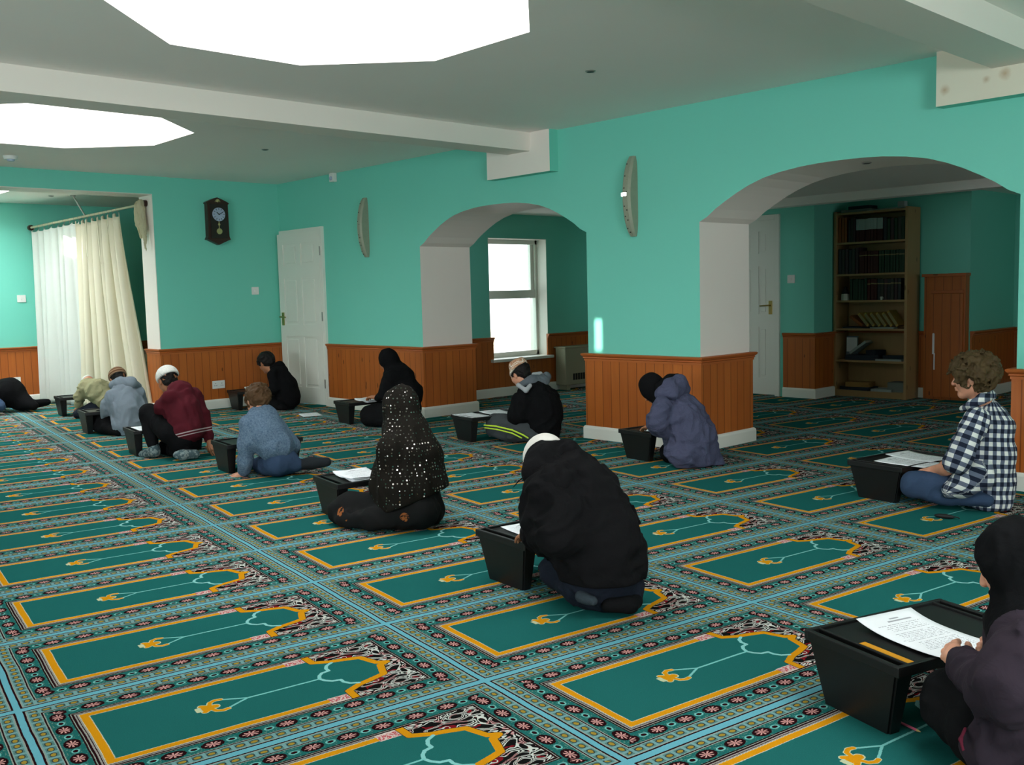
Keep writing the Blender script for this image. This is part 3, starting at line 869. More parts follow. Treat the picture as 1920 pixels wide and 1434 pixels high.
def curtain(name, mat, top, bot, folds, amp, label, seed, droop=0.03, sway=0.0):
    rnd = random.Random(seed)
    ph = [(rnd.uniform(.6, 1.5), rnd.uniform(0, 6.28), rnd.uniform(.6, 1)) for _ in range(4)]
    bm = bmesh.new(); nu, nv = folds*14, 46; grid = []
    ts = []
    for j in range(nv+1):
        v = j/nv; row = []
        for i in range(nu+1):
            u = i/nu
            uw = u + .25/folds*math.sin(u*folds*2.1+seed)*(.4+.6*v)
            t_top = top[0]+(top[1]-top[0])*u; t_bot = bot[0]+(bot[1]-bot[0])*u
            e = v**1.35
            t = t_top*(1-e)+t_bot*e
            p = RA+(RB-RA)*t; zt = p.z-.035-droop*abs(math.sin(PI*uw*folds))**2
            z = zt*(1-v)+.012*v
            a = amp*(.55+.55*v)*(math.sin(2*PI*uw*folds+.5*math.sin(3*v+seed)) + .35*math.sin(2*PI*uw*folds*ph[0][0]*.5+ph[0][1]+v*1.5))
            q = Vector((p.x, p.y, z))+rn*(a+sway*e)+rd*(.25*amp*math.sin(4*PI*uw*folds+1))
            row.append(bm.verts.new(q-RA))
        grid.append(row)
    for j in range(nv):
        for i in range(nu):
            f = bm.faces.new((grid[j][i], grid[j+1][i], grid[j+1][i+1], grid[j][i+1])); f.smooth = True
    root = empty(name, RA, label=label, cat='curtain')
    o = obj('cloth', bm, mat, root)
    m = o.modifiers.new('thickness', 'SOLIDIFY'); m.thickness = 0.003
    nh = folds+2
    for i in range(nh):
        u = (i+.5)/nh; t = top[0]+(top[1]-top[0])*u; p = RA+(RB-RA)*t-RA
        bm = bmesh.new(); tube(bm, [(p.x, p.y, p.z-.014), (p.x+.006, p.y, p.z-.03), (p.x, p.y, p.z-.055)], .003, 6)
        tube(bm, [p+Vector((0, rn.y*.016*math.cos(a), .016*math.sin(a))) for a in [k*PI/6 for k in range(13)]], .0022, 6)
        obj('hook', bm, M_steel, root)
    return root
M_cur1 = curtain_mat('white_curtain_cloth', srgb(236, 240, 232)); M_cur2 = curtain_mat('cream_curtain_cloth', srgb(244, 238, 214))
curtain('curtain', M_cur1, (0.012, 0.44), (-0.01, 0.44), 7, .038, 'white floor-length curtain hanging next to the far teal wall', 4)
curtain('curtain', M_cur2, (0.435, 0.79), (0.40, 0.965), 8, .055, 'cream curtain flaring towards the white column, gathered at its top corner', 9, .045, .03)
kb = Vector((-10.345, 4.372, 2.262))
kp = [ell(kb+Vector((-.05, -.035, -.03)), (.06, .035, .07)), cone(kb+Vector((-.06, -.04, -.03)), kb+Vector((-.09, -.045, -.22)), .05, .035), cone(kb+Vector((-.02, -.035, 0)), kb+Vector((.03, -.04, -.26)), .035, .026),
      cone(kb+Vector((.03, -.04, -.24)), kb+Vector((.05, -.04, -.50)), .028, .008), cone(kb+Vector((-.08, -.045, -.2)), kb+Vector((-.05, -.04, -.36)), .03, .010), cone(kb+Vector((-.06, -.045, -.10)), kb+Vector((0, -.05, -.32)), .03, .014)]
V_, F_ = sdf_mesh(kp, .006, .02, fold=.008, fscale=(60, 60, 9))
r = empty('tied_curtain', kb, label='short knotted bundle of khaki cream curtain tied at the white column', cat='curtain')
V_ = V_-np.array(kb); V_[:, 1] = np.minimum(V_[:, 1], 0.008); link_mesh('cloth', mesh_from('tied_cloth', V_, F_), curtain_mat('khaki_curtain_cloth', srgb(210, 204, 172)), r)

# ------------------------------------------------------------------ second room: heater, bookcase, cupboard
ht = empty('storage_heater', (-8.38, 8.93, 0.0), label='beige storage heater against the boards right of the window', cat='heater')
M_heat = plain('beige_enamel', srgb(150, 148, 124), 0.5, 0.3, 0.04, 5)
bm = bmesh.new(); add_box(bm, 0.02, .19, -.35, .37, .06, .52, .012); obj('casing', bm, M_heat, ht)
bm = bmesh.new()
for i in range(12): add_box(bm, .186, .196, -.22+i*.045, -.19+i*.045, .12, .20)
obj('grille', bm, M_black, ht)
for y in (-.28, .30):
    bm = bmesh.new(); add_box(bm, .04, .17, y-.03, y+.03, 0, .065, .004); obj('foot', bm, M_heat, ht)
bm = bmesh.new(); add_box(bm, .0, .2, -.36, .38, .515, .535, .006); obj('top_cover', bm, M_heat, ht)

BX0, BX1, BY0, BY1 = -5.315, -4.50, 9.80, 10.09
bc = empty('bookcase', ((BX0+BX1)/2, 9.95, 0), label='tall oak bookcase with five shelves standing beyond the wide right arch', cat='bookcase')
def bpart(name, x0, x1, y0, y1, z0, z1, m=None):
    bm = bmesh.new(); add_box(bm, x0, x1, y0, y1, z0, z1, .002); o = obj(name, bm, m or M_oakply); world_child(o, bc)
bpart('side_panel', BX0, BX0+.028, BY0, BY1, 0, 1.985); bpart('side_panel', BX1-.028, BX1, BY0, BY1, 0, 1.985)
bpart('back_panel', BX0+.028, BX1-.028, BY1-.008, BY1, .0, 1.97)
SH = [.068, .395, .735, 1.036, 1.318, 1.655, 1.970]
for i, z in enumerate(SH):
    bpart('shelf' if 0 < i < 6 else ('top_panel' if i else 'bottom_panel'), BX0+.028, BX1-.028, BY0+.005, BY1-.008, z-.022, z)
bpart('plinth', BX0+.028, BX1-.028, BY0+.012, BY0+.03, 0, .046)
BOOKC = {}
def bookmat(c, nm):
    if nm not in BOOKC: BOOKC[nm] = plain('book_'+nm, c, 0.6, 0.3, 0.1, 20)
    return BOOKC[nm]
M_pages = plain('book_pages', srgb(200, 192, 168), 0.9, 0.1)
def book(x, z, w, d, h, cover, label, group, lean=0.0, y=None, band=None, flat=False, rz=0.0):
    """cover boards and spine around a page block; spine faces -y"""
    y = BY0+.05 if y is None else y
    r = empty('book', (x, y, z), rz, label, 'book', group)
    R = Matrix.Rotation(lean, 4, 'Y') if not flat else Matrix.Identity(4)
    bm = bmesh.new(); t = .003
    if flat:
        add_box(bm, -h/2, h/2, 0, d, 0, t); add_box(bm, -h/2, h/2, 0, d, w-t, w); add_box(bm, -h/2, h/2, 0, t, 0, w)
    else:
        add_box(bm, 0, t, 0, d, 0, h); add_box(bm, w-t, w, 0, d, 0, h); add_box(bm, 0, w, 0, t, 0, h)
    bm.transform(R); obj('cover', bm, cover, r)
    bm = bmesh.new()
    if flat: add_box(bm, -h/2+.004, h/2-.004, t, d-.004, t, w-t)
    else: add_box(bm, t, w-t, t, d-.004, .004, h-.004)
    bm.transform(R); obj('pages', bm, M_pages, r)
    if band and not flat:
        bm = bmesh.new(); add_box(bm, -.0004, w+.0004, -.0008, t, band[0]*h, band[1]*h); bm.transform(R); obj('spine_label', bm, band[2], r)
    return r
dk = lambda i: bookmat((.035+.015*(i % 3), .04+.012*(i % 2), .042), 'dark%d' % (i % 3))
M_grn = bookmat(srgb(44, 66, 50), 'green'); M_red = bookmat(srgb(72, 34, 30), 'maroon'); M_wht = bookmat(srgb(160, 172, 168), 'pale')
M_org = bookmat(srgb(150, 88, 44), 'orange'); M_yel = bookmat(srgb(186, 156, 76), 'yellow'); M_lab = plain('spine_label', srgb(140, 130, 90), 0.6)
rb = random.Random(5)
def row(z, x0, x1, n, hh, mats, label, group, band=None, jit=.012):
    w = (x1-x0)/n
    for i in range(n):
        book(x0+i*w+.0006, z, w-.0012, .19, hh+rb.uniform(-jit, jit), mats(i), label, group, band=band, y=BY0+.035+rb.uniform(0, .008))
xb = BX0+.032
row(SH[5]+.0005, xb+.004, xb+.10, 3, .26, lambda i: M_org, 'orange-brown book standing at the left end of the top bookcase shelf', 'orange-brown books on the top shelf')
row(SH[5]+.0005, xb+.115, xb+.20, 3, .245, lambda i: dk(i), 'dark book between orange-brown and pale-banded books, top shelf', 'dark books beside the orange ones')
row(SH[5]+.0005, xb+.205, xb+.50, 9, .245, lambda i: M_red, 'dark red volume with a wide pale band on its spine, top shelf', 'pale-topped volumes on the top shelf', band=(.50, .97, M_wht), jit=.002)
row(SH[5]+.0005, xb+.505, xb+.735, 6, .225, lambda i: M_grn if i % 2 else dk(i), 'dark green or black book at the right end of the top bookcase shelf', 'books at the right of the top shelf')
row(SH[4]+.0005, xb+.004, xb+.235, 6, .27, lambda i: dk(i), 'tall black volume at the left end of the second bookcase shelf', 'tall black volumes on the second shelf')
row(SH[4]+.0005, xb+.24, xb+.735, 16, .235, lambda i: M_red if i < 7 else M_grn, 'thin dark volume with gold spine lines on the second bookcase shelf', 'gold-lined set on the second shelf', band=(.78, .82, M_lab), jit=.002)
row(SH[3]+.0005, xb+.135, xb+.33, 6, .225, lambda i: M_grn, 'dark green volume right of the white jar on the third bookcase shelf', 'green volumes on the third shelf')
row(SH[3]+.0005, xb+.335, xb+.70, 10, .22, lambda i: M_red if i < 3 else dk(i), 'dark volume with a gold spine line on the right of the third shelf', 'gold-lined volumes on the third shelf', band=(.75, .80, M_lab), jit=.004)
# jar and small cup on the third shelf
jr = empty('jar', (xb+.07, BY0+.07, SH[3]), label='white round jar with a dark lid at the left of the third bookcase shelf', cat='jar')
bm = bmesh.new(); add_cyl(bm, (0, 0, 0), (0, 0, .07), .045, .042, 24); obj('body', bm, plain('cream_pottery', srgb(190, 190, 176), 0.4), jr)
bm = bmesh.new(); add_cyl(bm, (0, 0, .07), (0, 0, .12), .040, .022, 24); add_sph(bm, (0, 0, .135), .018); obj('lid', bm, M_black, jr)
cp = empty('cup', (xb+.50, BY0+.018, SH[3]), label='tiny pale cup in front of the books on the third shelf', cat='cup')
bm = bmesh.new(); add_cyl(bm, (0, 0, 0), (0, 0, .035), .010, .016, 18); obj('body', bm, MATS['cream_pottery'], cp)
bm = bmesh.new(); tube(bm, [(.014, 0, .028), (.024, 0, .024), (.024, 0, .012), (.012, 0, .008)], .002, 6); obj('handle', bm, MATS['cream_pottery'], cp)
# leaning yellow books on the fourth shelf
for i in range(7):
    x = xb+.27+i*.064
    nm = ['orange folder leaning lowest at the left of the yellow books', 'yellow book leaning left on the fourth shelf'][i > 0]
    book(x, SH[2]+.018, .030, .17, .17 if i < 6 else .19, M_org if i == 0 else M_yel, nm+' of the bookcase' if i else nm, 'leaning yellow books' if i else None, lean=-(.95 if i == 0 else .72-.02*i), y=BY0+.04, band=(.1, .9, M_lab) if i else None)
def sheets(x, y, z, w, d, h, rz, mat, label, nm='paper_stack', cat='papers'):
    r = empty(nm, (x, y, z), rz, label, cat)
    bm = bmesh.new(); n = max(2, int(h/.006)); rr = random.Random(int(x*1000)+int(z*100))
    for i in range(n):
        a = rr.uniform(-.04, .04); MM = Matrix.Rotation(a, 4, 'Z')
        add_box(bm, -w/2, w/2, -d/2, d/2, i*h/n, (i+1)*h/n-.0006, mat=MM)
    obj('sheets', bm, mat, r); return r
M_dull = plain('grey_card', srgb(120, 126, 120), 0.8); M_dkbl = plain('dark_blue_card', srgb(34, 44, 56), 0.6); M_tan = plain('tan_envelope', srgb(150, 116, 64), 0.8)
sheets(xb+.20, BY0+.14, SH[2], .30, .20, .016, .1, M_dkbl, 'flat dark papers under the leaning yellow books')
sheets(xb+.50, BY0+.075, SH[2], .26, .09, .014, 0, M_wht, 'pale booklet lying flat in front of the yellow books')
fo = empty('folder', (xb+.10, BY0+.16, SH[1]), label='pale blue folder standing upright at the left of the fifth shelf', cat='folder')
bm = bmesh.new(); add_box(bm, -.06, .07, -.012, -.009, 0, .25, mat=Matrix.Rotation(-.05, 4, 'X')); add_box(bm, -.06, .07, .009, .012, 0, .25); obj('cover', bm, plain('blue_grey_card', srgb(110, 124, 134), .7), fo)
bm = bmesh.new(); add_box(bm, -.055, .065, -.008, .008, .003, .235); obj('sheets', bm, M_paper, fo)
sheets(xb+.27, BY0+.13, SH[1], .36, .20, .055, .1, M_dkbl, 'pile of dark blue folders on the fifth shelf')
book(xb+.12, SH[1]+.080, .028, .16, .22, M_wht, 'pale booklet sliding off the dark folders on the fifth shelf', None, lean=.95, y=BY0+.06)
sheets(xb+.385, BY0+.14, SH[1]+.056, .12, .17, .05, -.2, M_dkbl, 'dark booklets on top of the blue folder pile')
sheets(xb+.58, BY0+.06, SH[1], .28, .09, .018, 0, M_wht, 'white booklets lying at the front right of the fifth shelf')
sheets(xb+.60, BY0+.18, SH[1], .26, .12, .05, .05, M_dkbl, 'dark magazines at the back right of the fifth shelf')
sheets(xb+.20, BY0+.13, SH[0], .34, .20, .035, -.06, M_dkbl, 'dark papers at the left of the lowest shelf')
sheets(xb+.22, BY0+.12, SH[0]+.036, .26, .17, .05, .12, M_tan, 'tan envelopes heaped on dark papers in the lowest shelf')
sheets(xb+.50, BY0+.09, SH[0], .22, .15, .026, .05, M_wht, 'white papers in the middle of the lowest shelf')
sheets(xb+.64, BY0+.16, SH[0]+.0, .18, .18, .10, 0, M_dull, 'grey pile of booklets at the right of the lowest shelf')
sheets(xb+.20, BY0+.14, SH[6], .34, .2, .03, .05, M_dull, 'grey papers lying on top of the bookcase at left')
sheets(xb+.22, BY0+.15, SH[6]+.031, .24, .17, .035, -.1, M_dkbl, 'dark box file on the grey papers on top of the bookcase')
sheets(xb+.50, BY0+.12, SH[6], .34, .18, .014, -.12, M_wht, 'white leaflet lying on top of the bookcase, its edge hanging forward')
sheets(xb+.66, BY0+.14, SH[6]+.0145, .07, .07, .065, 0, M_wht, 'small pale box on the right of the bookcase top', 'small_box', 'box')

cb = empty('cupboard', (-4.21, 10.0, 0), label='low pine cupboard with a narrow door right of the bookcase', cat='cupboard')
def cpart(name, x0, x1, y0, y1, z0, z1, m, par=cb, bev=.003):
    bm = bmesh.new(); add_box(bm, x0, x1, y0, y1, z0, z1, bev); o = obj(name, bm, m); world_child(o, cb)
    if par is not cb: o.parent = par; o.matrix_parent_inverse = (Matrix.Translation(cb.location)).inverted()
    return o
cpart('carcass', -4.42, -4.002, 10.02, 10.115, 0, 1.275, M_pine)
cpart('top_moulding', -4.435, -3.99, 9.99, 10.117, 1.262, 1.292, M_pine_rail)
cd = cpart('door', -4.335, -4.02, 9.995, 10.018, .03, 1.09, M_pine)
cpart('door_rail', -4.34, -4.015, 9.985, 10.02, 1.093, 1.122, M_pine_rail)
bm = bmesh.new(); add_box(bm, -4.315, -4.295, 9.985, 9.992, .47, .68, .001); add_box(bm, -4.300, -4.288, 9.983, 9.990, .31, .48, .001); add_cyl(bm, (-4.305, 9.995, .68), (-4.305, 9.98, .68), .006)
o = obj('strap', bm, M_paper); world_child(o, cb)

# ------------------------------------------------------------------ lap desks
def make_desk():
    """moulded plastic lap desk: local +x is the far edge from the pupil, y across, legs are hollow tapered bins"""
    D, W, H = .345, .56, .208
    r = empty('lap_desk')
    bm = bmesh.new()
    wx, wy = D/2, W/2
    # writing surface between the two slots
    add_box(bm, -wx+.012, wx-.012, -wy+.048, wy-.048, H-.020, H-.008, .003)
    add_box(bm, -wx, -wx+.016, -wy, wy, H-.030, H, .004); add_box(bm, wx-.016, wx, -wy, wy, H-.030, H, .004)
    add_box(bm, -wx+.012, wx-.012, -wy, -wy+.016, H-.030, H, .004); add_box(bm, -wx+.012, wx-.012, wy-.016, wy, H-.030, H, .004)
    add_box(bm, -wx+.012, wx-.012, -wy+.042, -wy+.050, H-.026, H, .003); add_box(bm, -wx+.012, wx-.012, wy-.050, wy-.042, H-.026, H, .003)
    obj('writing_top', bm, M_plastic, r)
    for s in (-1, 1):
        bm = bmesh.new()
        def ringp(hx, y0, y1, z, inset=0):
            return [bm.verts.new((sx*hx, s*(y0+inset if k == 0 else y1-inset), z)) for sx, k in ((-1, 0), (1, 0), (1, 1), (-1, 1))]
        o0 = ringp(.118, wy-.070, wy-.026, 0.0); o1 = ringp(wx-.012, wy-.070, wy-.005, H-.026)
        o2 = ringp(wx-.016, wy-.066, wy-.009, H-.026); o3 = ringp(.112, wy-.066, wy-.030, .008)
        for a, b in ((o0, o1), (o1, o2), (o2, o3)):
            for k in range(4): bm.faces.new((a[k], a[(k+1) % 4], b[(k+1) % 4], b[k]))
        bm.faces.new(o0); bm.faces.new(o3)
        bmesh.ops.recalc_face_normals(bm, faces=list(bm.faces))
        bmesh.ops.bevel(bm, geom=[e for e in bm.edges if abs(e.verts[0].co.z-e.verts[1].co.z) > .1], offset=.006, segments=2, affect='EDGES')
        obj('leg_bin', bm, M_plastic, r)
    return r
desk0 = make_desk()
def dup(root, loc, rz, label, group):
    r = root.copy(); COL.objects.link(r); r.location = loc; r.rotation_euler = (0, 0, rz)
    for ch in list(root.children):
        c = ch.copy(); COL.objects.link(c); c.parent = r
    return tag(r, label, r.get('category'), group)
desk0['category'] = 'lap desk'
DESKS = [(-1.187, 2.70, 163, 'black lap desk with a printed sheet and yellow ruler, nearest, at lower right'),
         (-2.875, 2.906, 174, 'black lap desk in front of the kneeling pupil in the big black hooded coat'),
         (-2.480, 5.376, 172, 'black lap desk with two sheets in front of the checked-shirt boy'),
         (-4.345, 5.560, 172, 'black lap desk by the pier under the pupil in the slate blue coat'),
         (-4.500, 3.110, 170, 'black lap desk beside the pupil in the sequinned black scarf'),
         (-7.620, 3.270, 172, 'black lap desk left of the boy in the maroon jumper'),
         (-6.320, 3.390, 172, 'black lap desk in front of the boy in the blue-grey fleece'),
         (-7.830, 5.400, 172, 'black lap desk before the black-veiled pupil at the arcade wall'),
         (-6.020, 5.380, 170, 'black lap desk in front of the boy with neon-striped trousers'),
         (-9.850, 5.310, 172, 'black lap desk below the wall clock, before the boy in the black hoodie'),
         (-11.000, 3.840, 172, 'black lap desk near the curtain, left of the boy in the khaki jacket'),
         (-9.300, 3.500, 172, 'black lap desk mostly hidden by the boy in the grey hoodie')]
for i, (x, y, a, lb) in enumerate(DESKS):
    if i == 0: desk0.location = (x, y, 0); desk0.rotation_euler = (0, 0, math.radians(a)); tag(desk0, lb, 'lap desk', 'black plastic lap desks')
    else: dup(desk0, (x, y, 0), math.radians(a), lb, 'black plastic lap desks')

def printed(name, seed, heavy=0.5):
    t = NT(name, 0.8, 0.15)
    x, y, z = t.sep(t.coords('Generated'))
    ln = (x*34.0).fract(); li = (x*34.0).floor()
    w = t.noise(t.comb(y*46.0, li*7.3+seed), 1.0, 1.0)
    ln_end = t.noise(t.comb(li*3.1+seed, 2.0), 1.0, 0.0)
    body = (ln > .42)*(ln < .70)*(w > .46)*(y > .12)*(y < .55+ln_end*.5)*(x > .08)*(x < .82)
    gap = t.noise(t.comb(li*1.7+seed, 9.0), 1.0, 0.0) > .42
    head = (x > .855)*(x < .875)*(y > .2)*(y < .62)+(x > .895)*(x < .913)*(y > .38)*(y < .54)
    t.color(t.mix((body*gap*heavy+head*.75).clamp(), (0.82, 0.84, 0.86), (.16, .16, .18)))
    return t.m
M_print = printed('printed_sheet', 3.0, .8); M_print2 = printed('printed_sheet_dense', 8.0, .9)
def sheet(x, y, z, deg, L, W, mat, label, curl=.012, nm='sheet_of_paper', pages=1, group=None, wave=.0):
    """paper: local x = top of the page direction"""
    bm = bmesh.new(); n, m = 14, 8
    for pg in range(pages):
        g = []
        for i in range(n+1):
            rr = []
            for j in range(m+1):
                u, v = i/n-.5, j/m-.5
                h = curl*((2*abs(u))**2.5)*(1 if u > 0 else .4)+wave*math.sin(u*5+v*2+pg)*.5+wave*.5 + pg*.0022
                rr.append(bm.verts.new((u*L*(1-.01*pg), v*W+pg*.002, h)))
            g.append(rr)
        for i in range(n):
            for j in range(m):
                f = bm.faces.new((g[i][j], g[i+1][j], g[i+1][j+1], g[i][j+1])); f.smooth = True
    me = bpy.data.meshes.new(nm); bm.normal_update(); bm.to_mesh(me); bm.free()
    o = link_mesh(nm, me, mat)
    md = o.modifiers.new('thickness', 'SOLIDIFY'); md.thickness = 0.0009; md.offset = 1
    o.location = (x, y, z); o.rotation_euler = (0, 0, math.radians(deg))
    return tag(o, label, 'paper', group)
DT = .201
sheet(-1.155, 2.655, DT+.008, 161, .31, .215, M_print, 'printed worksheet held down by the hands of the pupil at lower right', .02)
ru = empty('ruler', (-1.179, 2.473, DT+.0005), math.radians(163), 'yellow wooden ruler lying on the nearest black lap desk', 'ruler')
t = NT('yellow_ruler', 0.45, 0.4); _x, _y, _z = t.sep(t.coords())
t.color(t.mix((((_x*200.0).fract() < .25)*(_y > .006))*.45, srgb(206, 142, 20), srgb(70, 50, 20)))
bm = bmesh.new(); add_box(bm, -.08, .09, -.0125, .0125, 0, .0035, .001); obj('blade', bm, t.m, ru)
pc = empty('pencil', (-1.132, 2.50, .005), math.radians(-16), 'pink pencil on the carpet between the nearest lap desk legs', 'pencil')
bm = bmesh.new(); add_cyl(bm, (-.045, 0, 0), (.03, 0, 0), .0038, seg=6); obj('barrel', bm, plain('pink_paint', srgb(206, 96, 122), .4), pc)
bm = bmesh.new(); add_cyl(bm, (.03, 0, 0), (.042, 0, 0), .0038, .001, 6); obj('tip', bm, plain('bare_wood', srgb(190, 160, 100), .7), pc)
sheet(-2.40, 5.27, DT+.004, 176, .30, .21, M_print2, 'white sheet nearer the edge of the checked-shirt boy\'s desk', .004, group=None)
sheet(-2.42, 5.45, DT+.007, 168, .30, .21, M_print, 'second sheet behind the first on the checked-shirt boy\'s desk', .010)
sheet(-2.90, 2.80, DT+.003, 168, .22, .16, M_print, 'paper mostly covered by the arms of the pupil in the big black coat', .003)
sheet(-4.30, 5.45, DT+.003, 190, .22, .16, M_print, 'paper corner showing under the arm in the slate blue sleeve', .003)
sheet(-4.50, 3.03, DT+.003, 168, .28, .20, M_print2, 'open white booklet on the desk beside the sequinned scarf', .010, 'booklet', 4, wave=.012)
sheet(-7.60, 3.12, DT+.003, 172, .28, .18, M_print, 'white sheet on the lap desk left of the maroon jumper', .006)
sheet(-7.72, 5.36, DT+.003, 172, .28, .20, M_print, 'open white booklet being read by the black-veiled pupil at the wall', .012, 'booklet', 4, wave=.014)
sheet(-7.60, 5.52, DT+.016, 140, .20, .15, M_print2, 'lifted white page under the hand of the black-veiled pupil', .02)
sheet(-6.05, 5.20, DT+.004, 172, .29, .20, M_print2, 'printed sheet overhanging the near edge of the neon-stripe boy\'s desk', .004)
sheet(-6.00, 5.44, DT+.007, 165, .29, .20, M_print, 'printed sheet on the far half of the neon-stripe boy\'s desk', .006)
sheet(-9.76, 5.26, DT+.003, 168, .27, .19, M_print, 'tilted white booklet read by the boy in the black hoodie', .03, 'booklet', 3, wave=.016)
sheet(-8.72, 5.30, .003, 160, .27, .20, M_print, 'white sheet lying on the carpet under the veiled pupil\'s desk', .004)
ps = empty('pen_cap', (-2.055, 4.93, 0.012), math.radians(12), 'small black oval object lying on the green rug in front of the checked-shirt boy', 'case')
bm = bmesh.new(); add_sph(bm, (0, 0, 0), .05, 18, (1, .3, .24)); obj('body', bm, M_black, ps)
bm = bmesh.new(); tube(bm, [(.045, 0, .002), (.062, .004, 0), (.07, .0, -.004)], .003, 6); obj('loop', bm, M_black, ps)

# ------------------------------------------------------------------ people
SKIN = {}
def skin_mat(nm, c):
    if nm not in SKIN:
        t = NT('skin_'+nm, 0.5, 0.35)
        n = t.noise(t.coords(), 14.0, 3.0)
        t.color(t.mix(n, tuple(v*.86 for v in c), tuple(min(1, v*1.1) for v in c)))
        t.bsdf.inputs['Subsurface Weight'].default_value = 0.08
        t.bsdf.inputs['Subsurface Radius'].default_value = (.02, .008, .004)
        t.bump(t.noise(t.coords(), 300.0, 2.0), .05, .001)
        SKIN[nm] = t.m
    return SKIN[nm]
M_eye = plain('eye_white', srgb(225, 222, 215), .25, .5); M_iris = plain('dark_iris', (.02, .012, .008), .2, .6)
M_lip = {}
def frame_of(yaw, pitch=0.0, roll=0.0):
    """columns: forward, left, up of a head that looks along yaw (degrees), nods down by pitch, leans by roll"""
    R = Matrix.Rotation(math.radians(yaw), 3, 'Z') @ Matrix.Rotation(math.radians(pitch), 3, 'Y') @ Matrix.Rotation(math.radians(roll), 3, 'X')
    return R
class Head:
    def __init__(s, c, h, yaw, pitch=0, roll=0):
        s.c, s.h, s.R = Vector(c), h, frame_of(yaw, pitch, roll)
        s.M = np.array([[s.R[i][j] for j in range(3)] for i in range(3)])
    def p(s, x, y, z): return np.array(s.c+s.R @ (Vector((x, y, z))*s.h))
    def e(s, c, r, k=None): return ell(s.p(*c), np.array(r)*s.h, s.M, None if k is None else k*s.h)
    def n(s, a, b, ra, rb, k=None): return cone(s.p(*a), s.p(*b), ra*s.h, rb*s.h, None if k is None else k*s.h)
    def skull(s):
        P = [s.e((-.07, 0, .13), (.435, .345, .365)), s.e((.10, 0, -.10), (.29, .275, .36), .10),
             s.n((.24, 0, -.385), (.02, .16, -.24), .085, .11, .10), s.n((.24, 0, -.385), (.02, -.16, -.24), .085, .11, .10),
             s.e((.275, 0, -.39), (.085, .11, .085), .06),
             s.n((.335, .15, .115), (.365, .03, .105), .045, .045, .05), s.n((.335, -.15, .115), (.365, -.03, .105), .045, .045, .05),
             s.n((.375, 0, .06), (.455, 0, -.095), .030, .042, .03), s.e((.435, 0, -.115), (.055, .075, .042), .02),
             s.e((.24, .16, -.10), (.13, .10, .12), .08), s.e((.24, -.16, -.10), (.13, .10, .12), .08),
             s.n((.375, .075, -.222), (.402, 0, -.212), .020, .028, .015), s.n((.375, -.075, -.222), (.402, 0, -.212), .020, .028, .015),
             s.n((.365, .06, -.262), (.390, 0, -.266), .022, .030, .015), s.n((.365, -.06, -.262), (.390, 0, -.266), .022, .030, .015)]
        for q in (1, -1):
            P += [s.e((-.02, q*.325, -.03), (.085, .035, .125), .015), s.n((.0, q*.33, -.13), (-.03, q*.355, .06), .022, .030, .01), s.n((-.03, q*.355, .06), (-.085, q*.36, .0), .026, .022, .01)]
        return P
    def sockets(s):
        S = [s.e((.385, q*.135, .035), (.055, .075, .05), .04) for q in (1, -1)]
        S += [s.e((-.005, q*.385, -.02), (.04, .032, .06), .015) for q in (1, -1)]
        S += [s.n((.44, .0, -.238), (.385, .09, -.242), .006, .004, .006), s.n((.44, 0, -.238), (.385, -.09, -.242), .006, .004, .006)]
        return S
def hand_prims(wrist, knuckle, normal, size, curl=0.5, side=1, spread=.12):
    """palm and five jointed fingers. wrist -> knuckle gives the direction, normal points out of the back of the hand"""
    w, kn = Vector(wrist), Vector(knuckle); d = (kn-w).normalized(); n = Vector(normal); n = (n-d*n.dot(d)).normalized(); s = d.cross(n)*side
    L = size
    def P(a, b, c): return w+d*(a*L)+s*(b*L)+n*(c*L)
    out = [cone(P(0, .03, 0), P(.40, .16, 0), .135*L, .085*L, .05*L), cone(P(0, -.03, 0), P(.40, -.15, 0), .135*L, .08*L, .05*L), cone(P(.05, 0, 0), P(.42, 0, .01), .13*L, .09*L, .05*L)]
    for i, (b, ln, r) in enumerate(((.19, .40, .060), (.07, .45, .062), (-.06, .42, .059), (-.18, .33, .052))):
        a0 = P(.42, b, 0); ang = 0; q = a0; dirs = []
        for j, fr in enumerate((.45, .32, .23)):
            ang += curl*(0.75 if j == 0 else 1.0)*(1+.06*i)
            dd = (d*math.cos(ang)-n*math.sin(ang)+s*(b*spread*2)).normalized()
            q2 = q+dd*(ln*fr*L)
            out.append(cone(q, q2, r*L*(1-.10*j), r*L*(1-.10*(j+1)), .012*L)); q = q2
    t0 = P(.10, .17, -.02); t1 = P(.30, .34, -.08); t2 = P(.44, .36, -.14); t3 = P(.54, .33, -.17)
    out += [cone(t0, t1, .085*L, .066*L, .04*L), cone(t1, t2, .064*L, .055*L, .01*L), cone(t2, t3, .055*L, .045*L, .01*L)]
    return out
def scaled(prims, f):
    o = []
    for p in prims:
        if p[0] == 'cone': o.append(('cone', p[1], p[2], p[3]*f, p[4]*f, p[5]))
        else: o.append(('ell', p[1], p[2]*f, p[3], None, p[5]))
    return o
def join_meshes(name, parts, mats):
    """parts: (verts, quads, material index)"""
    V = np.concatenate([p[0] for p in parts]); off = 0; F = []; mi = []
    for v, f, m in parts:
        F.append(f+off); off += len(v); mi.append(np.full(len(f), m, np.int32))
    me = mesh_from(name, V, np.concatenate(F)); mi = np.concatenate(mi)
    if len(me.polygons) == len(mi): me.polygons.foreach_set('material_index', mi)
    return me
